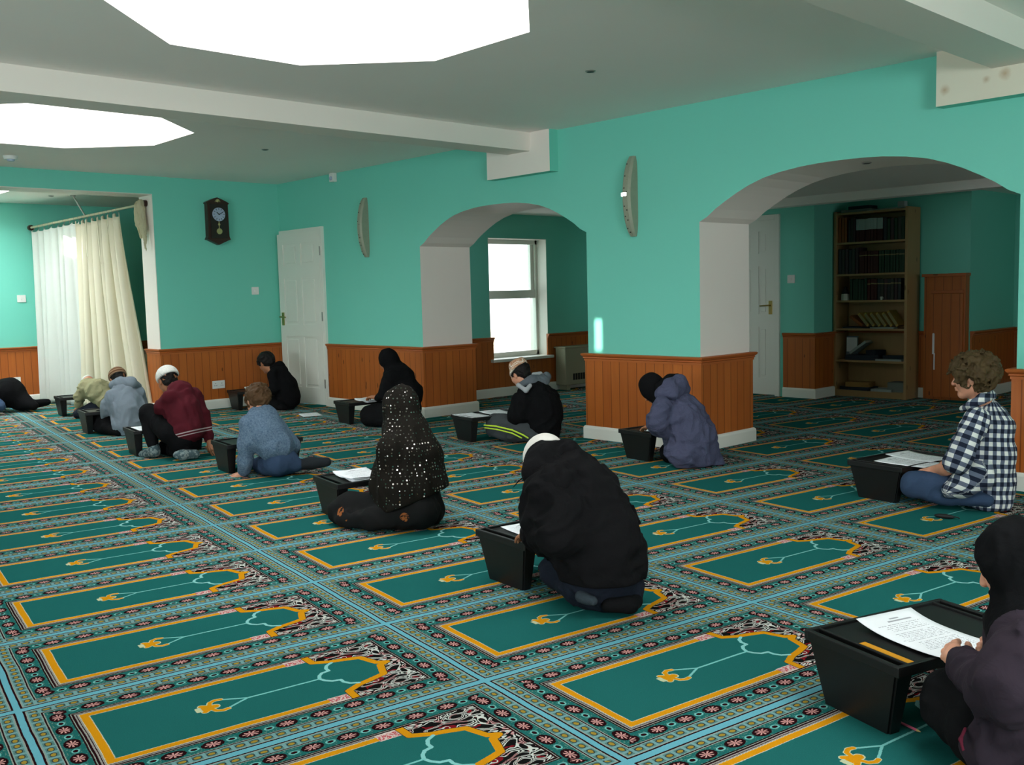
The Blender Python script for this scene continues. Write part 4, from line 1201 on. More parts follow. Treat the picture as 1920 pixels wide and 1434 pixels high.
class Person:
    def __init__(s, anchor, label, k=None, group=None):
        s.floor = floor_pt(*anchor) if k is None else None
        s.k = depth_of(s.floor) if k is None else k
        base = s.floor if s.floor is not None else pt(anchor[0], anchor[1], k)
        s.root = empty('person', (base.x, base.y, 0), label=label, cat='person', group=group)
        s.under = []
        s.m = s.k/FPX
    def J(s, q):
        if isinstance(q, (Vector, np.ndarray)): return q
        return np.array(pt(q[0], q[1], s.k+(q[2] if len(q) > 2 else 0)))
    def c(s, a, b, ra, rb=None, k=None):
        return cone(s.J(a), s.J(b), ra*s.m, (ra if rb is None else rb)*s.m, k)
    def chain(s, pts, k=None):
        """pts: (px, py, dk, radius px)"""
        return [s.c(a[:3], b[:3], a[3], b[3], k) for a, b in zip(pts, pts[1:])]
    def head(s, q, h, yaw, pitch=0, roll=0): s.hd = Head(s.J(q), h, yaw, pitch, roll); return s.hd
    def wear(s, name, mat, prims, res=.010, k=.025, fold=.006, fscale=(9, 9, 7), under=.70, floor=.003, axis=None, parent=None, label=None, **kw):
        V, F = sdf_mesh(prims, res, k, fold=fold, fscale=fscale, floor=floor, **kw)
        tv = None
        if axis is not None:
            a, b = s.J(axis[0]), s.J(axis[1]); tv = ((V-a)@(b-a))/np.linalg.norm(b-a)
        V = V-np.array(s.root.location)
        me = mesh_from(name, V, F)
        if tv is not None:
            at = me.attributes.new('along', 'FLOAT', 'POINT'); at.data.foreach_set('value', tv.astype(np.float32))
        o = link_mesh(name, me, mat, parent or s.root)
        if label: o['label'] = label
        if under: s.under += scaled(prims, under)
        return o
    def body(s, skin, hands=(), neck=None, res=.014, hres=.005, sub_res=.0035, eyes=True, extra=()):
        m = skin_mat(*skin); parts = []
        P = list(s.under)+list(extra)
        h = s.hd
        nk = neck if neck is not None else None
        if nk is not None: P.append(cone(h.p(-.10, 0, -.22), s.J(nk), .20*h.h, .24*h.h, .03))
        V, F = sdf_mesh(P+[h.e((-.07, 0, .05), (.36, .28, .38))], res, .03, floor=.006); parts.append((V, F, 0))
        hp = h.skull()
        if nk is not None: hp.append(cone(h.p(-.10, 0, -.22), h.p(-.13, 0, -.55), .20*h.h, .21*h.h, .03))
        V, F = sdf_mesh(hp, hres, .012, subtract=h.sockets(), relax=1)
        parts.append((V, F, 0))
        mats = [m]
        if eyes:
            mats += [M_eye, M_iris]
            for q in (1, -1):
                for r, x, mi in ((.062, .325, 1), (.034, .357, 2)):
                    c = h.p(x, q*.130, .030)
                    V, F = sdf_mesh([ball(c, r*h.h)], h.h*.02 if mi == 1 else h.h*.012, .001); parts.append((V, F, mi))
        for hp_ in hands:
            V, F = sdf_mesh(hp_, sub_res, .006, relax=1); parts.append((V, F, 0))
        for i, (V, F, mi) in enumerate(parts): parts[i] = (V-np.array(s.root.location), F, mi)
        return link_mesh('body', join_meshes('body', parts, mats), mats, s.root)
    def hair(s, mat, res=.006, grow=.035, lump=.004, lscale=60, front=.30, low=-.18, extra=(), fold=.006, name='hair', cut_face=True, fs=(26, 26, 26)):
        h = s.hd
        pr = [h.e((-.085, 0, .15), (.435+grow/h.h*.9, .345+grow/h.h, .365+grow/h.h)), h.e((-.20, 0, -.10), (.27+grow/h.h*.5, .27+grow/h.h*.5, .26), .08)]+list(extra)
        sub = [h.e((.44, 0, -.17), (.36, .42, .40), .05), h.e((.02, .43, -.06), (.13, .17, .17), .03), h.e((.02, -.43, -.06), (.13, .17, .17), .03)] if cut_face else []
        V, F = sdf_mesh(pr, res, .015, subtract=sub, fold=fold, fscale=fs, lump=lump, lscale=lscale, cuts=[(h.p(0, 0, low), -np.array(h.R @ Vector((-.55, 0, 1))))])
        return link_mesh(name, mesh_from(name, V-np.array(s.root.location), F), mat, s.root)
def hair_mat(nm, c, sc=220.0):
    t = NT(nm, .6, .14); x, y, z = t.sep(t.coords())
    n = t.noise(t.comb(x*sc, y*sc, z*sc*.25), 1.0, 3.0); n2 = t.noise(t.coords(), 22.0, 3.0)
    t.color(t.mix((n*.6+n2*.5-.05).clamp(), tuple(v*.35 for v in c), tuple(min(1, v*1.5) for v in c)))
    t.bump(n, .5, .004); return t.m
M_hair_black = hair_mat('black_hair', (.012, .010, .009)); M_hair_brown = hair_mat('brown_hair', srgb(78, 56, 36)); M_hair_curly = hair_mat('curly_brown_hair', srgb(72, 58, 36), 90)
F_black = fabric('black_cloth', (.0060, .0060, .0066), .25, spec=.06); F_black2 = fabric('black_wool_coat', (.0070, .0066, .0072), .3, spec=.06, fold=7, bump=.3)
F_denim = fabric('blue_denim', srgb(50, 66, 90), .22, weave=1400); F_dkdenim = fabric('dark_denim', srgb(24, 28, 38), .2, weave=1400)
ONYX = ('brown', srgb(168, 112, 80)); LIGHT = ('light', srgb(206, 146, 118))

# 1 --- pupil under a black coat, far left
P = Person((40, 772), 'person bent low under a black coat beside the white curtain, at the far left edge')
P.head((-6, 742, .25), .19, 185, 60)
P.wear('coat', F_black, P.chain([(-8, 740, .1, 27), (18, 736, 0, 27), (40, 752, 0, 17), (62, 760, -.05, 9)])+P.chain([(48, 758, .1, 10), (90, 754, .25, 6)]), .014, .03)
P.wear('jeans', F_denim, P.chain([(-6, 758, -.25, 12), (3, 762, -.3, 8)]), .014)
P.body(ONYX, neck=(10, 742, .1), res=.02, hres=.008, eyes=False)

# 2 --- khaki jacket
P = Person((168, 784), 'child in a khaki jacket and dark jeans crouching over a desk by the cream curtain')
P.head((166, 722, .22), .19, 178, 62)
F_khaki = fabric('khaki_cloth', srgb(150, 146, 112), .14)
P.wear('jacket', F_khaki, P.chain([(166, 727, .12, 18), (186, 734, 0, 22), (200, 748, -.05, 19)])+P.chain([(158, 728, 0, 12), (149, 744, 0, 9), (148, 760, .05, 7)]), .011, .03, fold=.012, fscale=(16, 16, 16))
P.wear('jeans', F_dkdenim, P.chain([(196, 760, -.02, 15), (172, 768, .0, 12), (146, 776, .02, 9)])+P.chain([(150, 778, 0, 7), (180, 776, -.1, 9)]), .011)
h = P.hd
V, F = sdf_mesh([h.e((-.07, 0, .17), (.46, .37, .36))], .008, .01, cuts=[(h.p(0, 0, .12), -np.array(h.R @ Vector((.1, 0, 1))))])
link_mesh('cap', mesh_from('cap', V-np.array(P.root.location), F), fabric('white_cap_cloth', srgb(222, 220, 210), .05), P.root)
P.body(LIGHT, neck=(175, 730, .1), res=.016, hres=.007, eyes=False, hands=[hand_prims(P.J((148, 764, .05)), P.J((143, 768, .1)), (0, 0, 1), .13, .3)])

# 3 --- grey hoodie, striped cap
P = Person((225, 814), 'child in a grey hoodie and striped brown knit cap, seen from behind')
P.head((221, 712, .16), .195, 176, 38)
F_grey = fabric('grey_marl_jersey', srgb(122, 132, 142), .10, fold=5)
P.wear('hoodie', F_grey, P.chain([(236, 735, .03, 24), (240, 765, 0, 30), (241, 797, -.02, 30)])+P.chain([(214, 744, -.05, 15), (202, 764, .0, 13), (197, 785, .06, 9)])+P.chain([(258, 738, .08, 14), (268, 765, .1, 11)]), .010, .035, fold=.009, fscale=(13, 13, 8))
P.wear('hood', F_grey, P.chain([(214, 722, .06, 9), (226, 718, .0, 11), (246, 718, .0, 11), (258, 724, .08, 8)]), .008, .02, fold=.004, under=0)
P.wear('trousers', F_black, P.chain([(236, 805, -.02, 14), (205, 795, .05, 16), (186, 780, .2, 12)])+P.chain([(184, 786, .2, 12), (200, 804, -.02, 9), (225, 810, -.12, 8)])+P.chain([(180, 800, .1, 8), (190, 806, .0, 7)]), .010)
h = P.hd
t = NT('striped_knit', .9, .1); a_ = t.attr('along'); fr = (a_/.030).fract()
t.color(t.mix((fr > .5)*1.0, srgb(104, 70, 48), srgb(150, 122, 96))); t.bump(t.noise(t.coords(), 260.0, 1.0), .4, .004)
P.wear('cap', t.m, [h.e((-.09, 0, .17), (.50, .42, .43))], .006, .01, fold=0, under=0, floor=None, cuts=[(h.p(0, 0, .10), -np.array(h.R @ Vector((.0, 0, 1))))], axis=(h.p(0, 0, 0), h.p(0, 0, 1)))
P.hair(M_hair_black, grow=.002, low=-.25)
P.body(ONYX, neck=(230, 730, .05), res=.016, hres=.006, eyes=False, hands=[hand_prims(P.J((195, 790, .08)), P.J((189, 796, .1)), (0, 0, 1), .14, .4)])

# 4 --- maroon jumper, white knit cap, one knee up
P = Person((330, 858), 'boy in a maroon jumper with striped hem and white knit cap, one knee raised')
P.head((314, 714, .12), .20, 184, 22)
t = NT('maroon_knit', .9, .12); a_ = t.attr('along'); n = t.noise(t.coords(), 10.0, 3.0)
base = t.mix(n, srgb(64, 20, 28), srgb(92, 28, 38))
st = ((a_ > .315)*(a_ < .3235)).max((a_ > .336)*(a_ < .343))
t.color(t.mix(st, base, srgb(176, 160, 160))); t.bump(t.noise(t.coords(), 320.0, 2.0), .3, .004)
P.wear('jumper', t.m, P.chain([(338, 738, .02, 25), (342, 768, 0, 32), (350, 802, -.02, 33)])+P.chain([(318, 744, -.10, 14), (304, 762, -.04, 12), (298, 776, .05, 9)])+P.chain([(364, 742, .10, 17), (380, 780, .10, 13), (391, 822, .06, 10)]), .010, .03, fold=.007, fscale=(12, 12, 9),
       axis=((336, 735, 0), (355, 812, 0)))
P.wear('trousers', F_black, P.chain([(340, 822, -.03, 27), (352, 826, .05, 26)])+P.chain([(318, 812, -.08, 20), (282, 776, .10, 17), (278, 774, .10, 17)])+P.chain([(279, 775, .10, 17), (283, 806, .04, 13), (287, 832, 0, 11)])+P.chain([(350, 832, .06, 20), (315, 838, .18, 15), (330, 846, .0, 11), (360, 850, -.1, 9)]), .010, .03)
t = NT('patterned_socks', .95, .1); t.color(t.mix(t.noise(t.coords(), 42.0, 3.0) > .5, srgb(72, 88, 92), srgb(120, 132, 132)))
P.wear('sock', t.m, P.chain([(288, 836, 0, 10), (290, 846, .0, 10), (268, 852, .10, 8)]), .008, .02, fold=.002)
P.wear('sock', t.m, P.chain([(366, 851, -.1, 9), (342, 853, -.16, 9), (332, 853, -.17, 7)]), .008, .02, fold=.002)
h = P.hd
M_knit = fabric('white_crochet', srgb(216, 214, 206), .06, weave=500, bump=.9)
P.wear('cap', M_knit, [h.e((-.08, 0, .16), (.51, .43, .45))], .006, .01, fold=0, under=0, floor=None, cuts=[(h.p(0, 0, .06), -np.array(h.R @ Vector((.22, 0, 1))))])
P.hair(M_hair_black, grow=.002, low=-.26)
P.body(ONYX, neck=(330, 730, .05), res=.015, hres=.006, hands=[hand_prims(P.J((393, 828, .05)), P.J((397, 838, .04)), (.4, -.8, 0), .15, .25), hand_prims(P.J((297, 778, .06)), P.J((290, 782, .10)), (0, 0, 1), .15, .5)])

# 5 --- black hoodie by the door
P = Person((535, 768), 'boy in a black hoodie with short black hair, reading under the clock beside the door')
P.head((499, 681, .02), .20, 196, 30)
P.wear('hoodie', F_black, P.chain([(522, 700, .0, 17), (534, 722, 0, 22), (541, 745, 0, 22)])+P.chain([(512, 704, -.10, 10), (514, 728, -.12, 9), (500, 738, -.02, 7)]), .011, .03, fold=.008)
P.wear('hood', F_black, P.chain([(512, 690, -.02, 7), (524, 686, .0, 9), (532, 694, .04, 8)]), .009, .02, under=0, fold=.003)
P.wear('trousers', F_black, P.chain([(542, 755, 0, 15), (515, 755, .05, 12), (494, 750, .15, 9)])+P.chain([(496, 758, .1, 8), (530, 764, -.06, 8)]), .011)
P.hair(M_hair_black, grow=.022, lump=.004)
P.body(ONYX, neck=(516, 698, .0), res=.016, hres=.005, hands=[hand_prims(P.J((497, 737, 0)), P.J((490, 735, .04)), (0, 0, 1), .14, .5)])

# 6 --- blue-grey fleece
P = Person((520, 892), 'boy with brown hair in a mottled blue-grey fleece, leaning on one hand')
P.head((483, 752, .06), .205, 178, 34, 8)
t = NT('mottled_fleece', .95, .1); n = t.noise(t.coords(), 95.0, 3.0, .7); n2 = t.noise(t.coords(), 14.0, 2.0)
t.color(t.mix((n*1.5-.4+n2*.2-.1).clamp(), srgb(58, 80, 104), srgb(128, 146, 162))); t.bump(n, .5, .006)
P.wear('fleece', t.m, P.chain([(489, 772, .05, 17), (493, 786, .03, 28), (493, 794, .03, 31), (500, 815, 0, 36), (518, 836, -.02, 33)])+P.chain([(467, 796, -.06, 18), (461, 832, -.06, 15), (459, 866, -.02, 14), (458, 882, 0, 13)])+P.chain([(514, 796, .12, 18), (540, 835, .10, 20), (550, 836, .05, 14)]), .008, .03, fold=.006, fscale=(11, 11, 8))
P.wear('jeans', F_denim, P.chain([(522, 864, -.02, 26), (540, 864, .0, 22)])+P.chain([(520, 872, -.05, 20), (490, 872, .1, 18)])+P.chain([(540, 868, .02, 20), (556, 872, 0, 12)]), .009, .03)
P.wear('sock', fabric('charcoal_sock', srgb(40, 44, 48), .2), P.chain([(556, 871, .0, 11), (585, 868, .05, 11), (612, 866, .08, 9)]), .009, .02, fold=.003)
P.hair(M_hair_brown, grow=.016, lump=.006, lscale=75, low=-.30, fold=.009)
P.body(LIGHT, neck=(490, 782, .04), res=.014, hres=.0045, hands=[hand_prims(P.J((456, 889, .02)), P.J((446, 890, .06)), (0, 0, 1), .17, .12, side=-1, spread=.3)])

# 7 --- black veil at the wall
P = Person((735, 800), 'pupil in a long black veil turning pages beside the first arch')
P.head((727, 677, .04), .20, 190, 30)
h = P.hd
P.wear('veil', F_black, [h.e((-.06, 0, .06), (.50, .42, .52))]+P.chain([(735, 682, .05, 16), (748, 712, .03, 29), (757, 738, 0, 36)])+P.chain([(735, 712, -.08, 18), (722, 740, -.08, 14)]), .010, .03, fold=.008, subtract=[h.e((.52, 0, -.08), (.28, .24, .34), .02)])
P.wear('robe', F_black, P.chain([(760, 764, 0, 30), (735, 776, 0, 24), (692, 776, .12, 17)])+P.chain([(690, 786, .05, 13), (730, 788, -.1, 12), (750, 784, -.1, 14)]), .011, .03, fold=.007)
P.wear('sleeve', F_black, P.chain([(722, 738, -.08, 11), (709, 746, .0, 7)]), .009, fold=.003)
P.body(ONYX, neck=(735, 695, .03), res=.016, hres=.006, hands=[hand_prims(P.J((706, 745, .01)), P.J((697, 744, .05)), (0, 0, 1), .16, .35)])

# 8 --- sequinned scarf
P = Person((725, 990), 'pupil in a black scarf covered with glinting round sequins')
P.head((751, 767, .05), .20, 176, 20)
t = NT('sequinned_cloth', .9, .1)
vo = t.node('ShaderNodeTexVoronoi'); vo.inputs['Scale'].default_value = 58.0; vo.inputs['Randomness'].default_value = .35
t.put(vo.inputs['Vector'], t.coords())
dd = X(t, vo.outputs['Distance']); disc = dd < .25
t.color(t.mix(disc, (.010, .008, .006), (.34, .33, .30)))
t.put(t.bsdf.inputs['Metallic'], disc*1.0); t.put(t.bsdf.inputs['Roughness'], disc*(-.72)+.9)
g = t.node('ShaderNodeNewGeometry'); vm = t.node('ShaderNodeVectorMath', operation='SUBTRACT'); t.put(vm.inputs[0], vo.outputs['Color']); vm.inputs[1].default_value = (.5, .5, .5)
vs_ = t.node('ShaderNodeVectorMath', operation='SCALE'); t.put(vs_.inputs[0], vm.outputs[0]); t.put(vs_.inputs['Scale'], disc*1.1)
va = t.node('ShaderNodeVectorMath', operation='ADD'); t.put(va.inputs[0], g.outputs['Normal']); t.put(va.inputs[1], vs_.outputs[0])
vn = t.node('ShaderNodeVectorMath', operation='NORMALIZE'); t.put(vn.inputs[0], va.outputs[0]); t.link(vn.outputs[0], t.bsdf.inputs['Normal'])
h = P.hd
P.wear('scarf', t.m, [h.e((-.06, 0, .07), (.54, .44, .55))]+P.chain([(752, 772, .03, 28), (761, 812, .02, 42), (768, 858, 0, 58), (769, 912, 0, 68), (770, 940, 0, 68)], .03)+P.chain([(738, 842, -.08, 34), (722, 910, -.02, 26)]), .009, .03, fold=.010, fscale=(8, 8, 3),
       subtract=[h.e((.52, 0, -.08), (.28, .24, .34), .02)], cuts=[(P.J((775, 938, 0)), (P.J((775, 990, 0))-P.J((775, 900, 0)))+.10*np.array(CR))])
M_flor = NT('black_floral_cloth', .9, .1); _v = M_flor.node('ShaderNodeTexVoronoi'); _v.inputs['Scale'].default_value = 5.2; M_flor.put(_v.inputs['Vector'], M_flor.coords())
_n = M_flor.noise(M_flor.coords(), 60.0, 2.0); M_flor.color(M_flor.mix((X(M_flor, _v.outputs['Distance']) < .17)*(_n > .47), (.009, .009, .009), srgb(140, 82, 44)))
P.wear('skirt', M_flor.m, P.chain([(785, 938, 0, 44), (740, 948, 0, 34), (660, 952, .10, 28), (640, 958, .12, 25)])+P.chain([(790, 955, -.08, 36), (700, 972, -.08, 19), (640, 974, .04, 15)])+P.chain([(790, 950, .1, 36), (806, 955, 0, 28)])+P.chain([(690, 945, .2, 26), (655, 950, .25, 20)]), .009, .03, fold=.008)
P.body(ONYX, neck=(755, 796, .03), res=.015, hres=.006)

# 9 --- patterned cap, neon stripes
P = Person((985, 828), 'boy in an embroidered cap and black jacket with neon-striped grey trousers')
P.head((975, 702, .05), .20, 186, 30)
P.wear('jacket', F_black, P.chain([(1002, 742, .02, 33), (1012, 768, 0, 38), (1016, 800, 0, 36)])+P.chain([(980, 752, -.08, 20), (972, 778, -.08, 18), (966, 788, .0, 13), (955, 790, .08, 9)])+P.chain([(1028, 748, .08, 22), (1040, 780, .08, 18)]), .009, .03, fold=.008, fscale=(11, 11, 8))
F_mgrey = fabric('grey_hood_jersey', srgb(92, 98, 104), .12); F_lgrey = fabric('pale_grey_lining', srgb(158, 160, 162), .06)
P.wear('hood', F_mgrey, P.chain([(980, 722, -.05, 8), (998, 716, -.02, 12), (1016, 716, .02, 13), (1024, 706, .06, 9)]), .008, .02, fold=.005, under=0, fscale=(20, 20, 20))
P.wear('collar_lining', F_lgrey, P.chain([(972, 722, -.115, 4.5), (986, 732, -.145, 4.5), (994, 723, -.14, 4)]), .007, .012, fold=.002, under=0)
P.wear('collar_lining', F_lgrey, P.chain([(1000, 702, .02, 4), (1014, 700, .05, 4)]), .007, .012, fold=.002, under=0)
F_chg = fabric('charcoal_jersey', srgb(62, 66, 68), .12)
P.wear('trousers', F_chg, P.chain([(1012, 806, 0, 26), (975, 800, -.02, 22), (928, 792, .1, 17)])+P.chain([(924, 806, .06, 13), (960, 816, -.04, 13), (1000, 816, -.1, 12)])+P.chain([(1000, 800, .1, 20), (950, 790, .22, 16)]), .009, .03)
F_neon = plain('neon_piping', srgb(190, 220, 60), .6)
P.wear('piping', F_neon, P.chain([(908, 797, .0, 1.6), (930, 799, -.06, 1.6), (960, 806, -.15, 1.6), (980, 815, -.17, 1.6), (990, 821, -.17, 1.6)]), .004, .004, fold=0, under=0)
P.wear('piping', F_neon, P.chain([(909, 802, -.0, 1.4), (932, 805, -.07, 1.4), (960, 812, -.155, 1.4), (978, 821, -.17, 1.4)]), .004, .004, fold=0, under=0)
h = P.hd
t = NT('embroidered_cap_cloth', .85, .1); x_, y_, z_ = t.sep(t.coords()); a_ = t.attr('along')
wv = t.op('SINE', (x_-y_)*110.0)*.012; ln = ((a_-.075-wv).abs() < .004).max((a_-.052-wv).abs() < .003)
n = t.noise(t.coords(), 120.0, 2.0) > .52
col = t.mix(n, srgb(196, 158, 130), srgb(172, 122, 92)); col = t.mix(ln, col, srgb(232, 224, 212)); col = t.mix(a_ < .034, col, srgb(226, 216, 200)); t.color(col)
P.wear('cap', t.m, [cone(h.p(-.09, 0, .10), h.p(-.11, 0, .34), .47*h.h, .40*h.h)], .005, .006, fold=0, under=0, floor=None, cuts=[(h.p(0, 0, .16), -np.array(h.R @ Vector((.25, 0, 1)))), (h.p(-.1, 0, .58), np.array(h.R @ Vector((0, 0, 1))))], axis=(h.p(0, 0, .04), h.p(0, 0, 1)))
P.hair(M_hair_black, grow=.004, low=-.30)
P.body(LIGHT, neck=(990, 728, .02), res=.014, hres=.005, hands=[hand_prims(P.J((953, 789, .1)), P.J((944, 784, .15)), (0, 0, 1), .15, .4)])

# 10 --- big black hooded coat
P = Person((1135, 1142), 'pupil in a big black hooded coat and white cap, head bowed')
P.head((1026, 872, .10), .205, 178, 48)
P.wear('coat', F_black2, P.chain([(1060, 900, .05, 62), (1078, 936, .02, 80), (1110, 1000, 0, 84), (1128, 1050, 0, 80), (1142, 1082, 0, 64)])+P.chain([(1030, 925, -.08, 48), (1022, 970, -.06, 42), (1022, 1000, .02, 34), (1002, 1002, .12, 24)])+P.chain([(1120, 960, .12, 60), (1160, 1060, .08, 44)])+P.chain([(1062, 950, .2, 40), (1030, 990, .28, 30)])+P.chain([(1060, 960, -.16, 30), (1045, 1000, -.17, 34), (1020, 1008, -.05, 26)]), .008, .04, fold=.013, fscale=(10, 10, 10), cuts=[(P.J((1130, 1096, -.1)), (0, 0, -1))])
P.wear('hood', F_black2, P.chain([(1008, 884, -.02, 28), (1024, 864, .02, 34), (1054, 862, .05, 36), (1084, 890, .06, 40), (1040, 905, -.10, 36)]), .008, .03, fold=.008, under=0, fscale=(16, 16, 16))
P.wear('trousers', F_dkdenim, P.chain([(1120, 1066, -.03, 44), (1070, 1068, .05, 36), (1042, 1066, .10, 29)])+P.chain([(1040, 1074, .10, 27), (1076, 1100, .0, 22), (1118, 1118, -.08, 17)])+P.chain([(1105, 1088, 0, 52), (1150, 1092, .0, 50), (1178, 1100, .0, 28)])+P.chain([(1140, 1122, -.05, 18), (1186, 1128, -.03, 15)]), .008, .03, fold=.007, fscale=(14, 14, 14))
P.wear('sock', fabric('grey_socks', srgb(52, 60, 66), .45, fold=60), P.chain([(1090, 1118, -.09, 13), (1112, 1127, -.13, 9)]), .007, .015, fold=.002)
P.wear('sock', F_black, P.chain([(1140, 1134, -.10, 13), (1180, 1134, -.10, 15), (1192, 1128, -.06, 14)]), .008, .015, fold=.002)
P.wear('drawstring', F_black, P.chain([(982, 894, -.10, 1.6), (972, 902, -.11, 1.5), (962, 914, -.12, 1.4)]), .004, .004, fold=0, under=0)
h = P.hd
P.wear('cap', fabric('white_felt', srgb(214, 208, 200), .06), [h.e((-.07, 0, .16), (.47, .385, .43))], .006, .01, fold=0, under=0, floor=None, cuts=[(h.p(0, 0, .02), -np.array(h.R @ Vector((.05, 0, 1))))])
P.body(ONYX, neck=(1050, 895, .08), res=.014, hres=.006, eyes=False, hands=[hand_prims(P.J((1000, 1003, .12)), P.J((985, 1003, .18)), (0, 0, 1), .15, .3)])

# 11 --- slate blue coat
P = Person((1295, 872), 'pupil in a slate blue hooded coat and black cap beside the pier')
P.head((1223, 729, .08), .20, 184, 46)
F_slate = fabric('slate_blue_cloth', srgb(74, 76, 98), .12, fold=14, bump=.5)
P.wear('coat', F_slate, P.chain([(1258, 756, .04, 34), (1278, 785, .0, 44), (1294, 820, 0, 47), (1300, 846, 0, 44)])+P.chain([(1240, 764, -.10, 20), (1232, 790, -.12, 18), (1240, 804, -.05, 15), (1226, 802, .08, 12)])+P.chain([(1318, 840, .02, 30), (1334, 858, 0, 18), (1348, 868, -.02, 9)])+P.chain([(1282, 856, -.12, 24), (1262, 846, -.10, 18)]), .008, .035, fold=.010, fscale=(12, 12, 12), floor=.004)
P.wear('hood', F_slate, P.chain([(1240, 738, -.06, 12), (1254, 724, -.04, 14), (1272, 718, .0, 15), (1280, 728, .03, 13), (1262, 738, -.08, 13)]), .007, .02, fold=.006, under=0, fscale=(18, 18, 18))
P.wear('hood_lining', F_black, P.chain([(1240, 726, -.03, 12), (1256, 712, .0, 10), (1270, 707, .02, 7)]), .007, .02, fold=.002, under=0)
P.wear('trousers', F_black, P.chain([(1290, 852, .0, 26), (1256, 852, .12, 18)])+P.chain([(1256, 846, .12, 18), (1290, 858, 0, 12)]), .010)
h = P.hd
P.wear('headscarf', F_black, [h.e((-.05, 0, .06), (.49, .40, .50))]+[cone(h.p(-.05, 0, -.2), h.p(-.05, 0, -.5), .34*h.h, .36*h.h)], .007, .02, fold=.003, under=0, floor=None, subtract=[h.e((.52, 0, -.06), (.26, .25, .32), .02)])
P.body(ONYX, neck=(1242, 752, .05), res=.014, hres=.006, hands=[hand_prims(P.J((1226, 801, .09)), P.J((1214, 800, .14)), (0, 0, 1), .15, .35)])

# 12 --- checked shirt
P = Person((1835, 952), 'boy with curly hair in a blue and white checked shirt and jeans, looking ahead')
P.head((1823, 709, 0), .212, 197, 6)
t = NT('checked_cotton', .85, .15); a_, b_ = t.attr('s'), t.attr('t')
pp_ = .046; A_ = (a_/pp_).fract() < .5; B_ = (b_/pp_).fract() < .5; sm = A_+B_
nz = t.noise(t.coords(), 30.0, 2.0)
col = t.mix((sm > .5)*1.0, srgb(212, 214, 208), srgb(88, 96, 112)); col = t.mix(sm > 1.5, col, srgb(24, 30, 46))
t.color(col); t.bump(nz, .25, .006)
sh_t = P.chain([(1846, 764, .0, 17), (1852, 780, .02, 30), (1858, 800, 0, 40), (1854, 850, 0, 44), (1852, 900, 0, 46), (1850, 930, 0, 46)])
sh_f = P.chain([(1838, 790, 0, 30), (1828, 850, 0, 30), (1822, 890, 0, 30)])+P.chain([(1836, 892, -.12, 28), (1806, 908, -.11, 24), (1784, 918, -.09, 16)])
sh_a = P.chain([(1830, 788, -.13, 24), (1812, 826, -.17, 21), (1800, 858, -.16, 19)])
sh_c = P.chain([(1802, 850, -.17, 21), (1795, 866, -.16, 21)])
sh_r = P.chain([(1868, 784, .14, 24), (1852, 840, .2, 20), (1800, 862, .22, 15)])
V, F = sdf_mesh(sh_t+sh_f+sh_a+sh_c+sh_r, .007, .022, fold=.007, fscale=(11, 11, 7), floor=.004, cuts=[(P.J((1745, 927, 0)), P.J((1733, 980, 0))-P.J((1750, 927, 0)))])
def bone_coords(V, bones, rad):
    best = None
    for a, b, rr in bones:
        a, b = np.array(a), np.array(b); d = b-a; L = np.linalg.norm(d); d /= L
        q = V-a; tt = np.clip(q@d, 0, L); dist = np.linalg.norm(q-tt[:, None]*d, axis=1)-rr
        side = np.array(CF)-d*np.dot(np.array(CF), d); side /= np.linalg.norm(side); up = np.cross(d, side)
        ang = np.arctan2((q@up), -(q@side)); s_ = ang*rr*1.05; t_ = q@d
        if best is None: best = (dist, s_, t_)
        else:
            m = dist < best[0]; best = (np.where(m, dist, best[0]), np.where(m, s_, best[1]), np.where(m, t_, best[2]))
    return best[1], best[2]
bones = [(P.J((1856, 770, 0)), P.J((1851, 940, 0)), 50*P.m), (P.J((1830, 788, -.13)), P.J((1800, 858, -.12)), 22*P.m)]
s_, t_ = bone_coords(V, bones, None)
me = mesh_from('shirt', V-np.array(P.root.location), F)
for nm, vv in (('s', s_), ('t', t_)):
    at = me.attributes.new(nm, 'FLOAT', 'POINT'); at.data.foreach_set('value', vv.astype(np.float32))
M_check = t.m
link_mesh('shirt', me, M_check, P.root); P.under += scaled(sh_t+sh_a+sh_r, .70)
# collar and rolled cuff
for nm, ch in (('collar', P.chain([(1806, 766, -.04, 6), (1822, 758, -.11, 8), (1842, 747, -.11, 9), (1857, 741, -.02, 9), (1856, 744, .08, 8), (1828, 758, .08, 6)])), ('rolled_cuff', P.chain([(1800, 852, -.17, 22), (1790, 866, -.155, 21)]))):
    V, F = sdf_mesh(ch, .006, .012, fold=.003, fscale=(25, 25, 25)); s_, t_ = bone_coords(V, [bones[0] if nm == 'collar' else bones[1]], None)
    me = mesh_from(nm, V-np.array(P.root.location), F)
    for n2, vv in (('s', s_), ('t', t_)):
        at = me.attributes.new(n2, 'FLOAT', 'POINT'); at.data.foreach_set('value', vv.astype(np.float32))
    link_mesh(nm, me, M_check, P.root)
P.wear('jeans', F_denim, P.chain([(1845, 912, -.04, 26), (1780, 906, -.02, 24), (1712, 904, .04, 20)])+P.chain([(1708, 916, .04, 16), (1770, 930, -.02, 15), (1850, 938, -.12, 14)])+P.chain([(1850, 908, .16, 30), (1730, 896, .30, 20)])+P.chain([(1730, 905, .28, 15), (1840, 925, .15, 14)]), .008, .025, fold=.006)
fore = [P.c((1795, 868, -.15), (1775, 877, -.08), 13, 12), P.c((1775, 877, -.08), (1752, 882, .02), 12, 9.5)]
forer = [P.c((1800, 864, .22), (1760, 872, .30), 12, 9)]
P.hair(M_hair_curly, res=.005, grow=.036, lump=.012, lscale=52, fold=.012, low=-.30, extra=[P.hd.e((-.28, 0, .0), (.26, .36, .30), .08), P.hd.e((.10, 0, .40), (.28, .30, .14), .1), P.hd.e((.2, 0, .33), (.17, .27, .15), .08)], fs=(30, 30, 30))
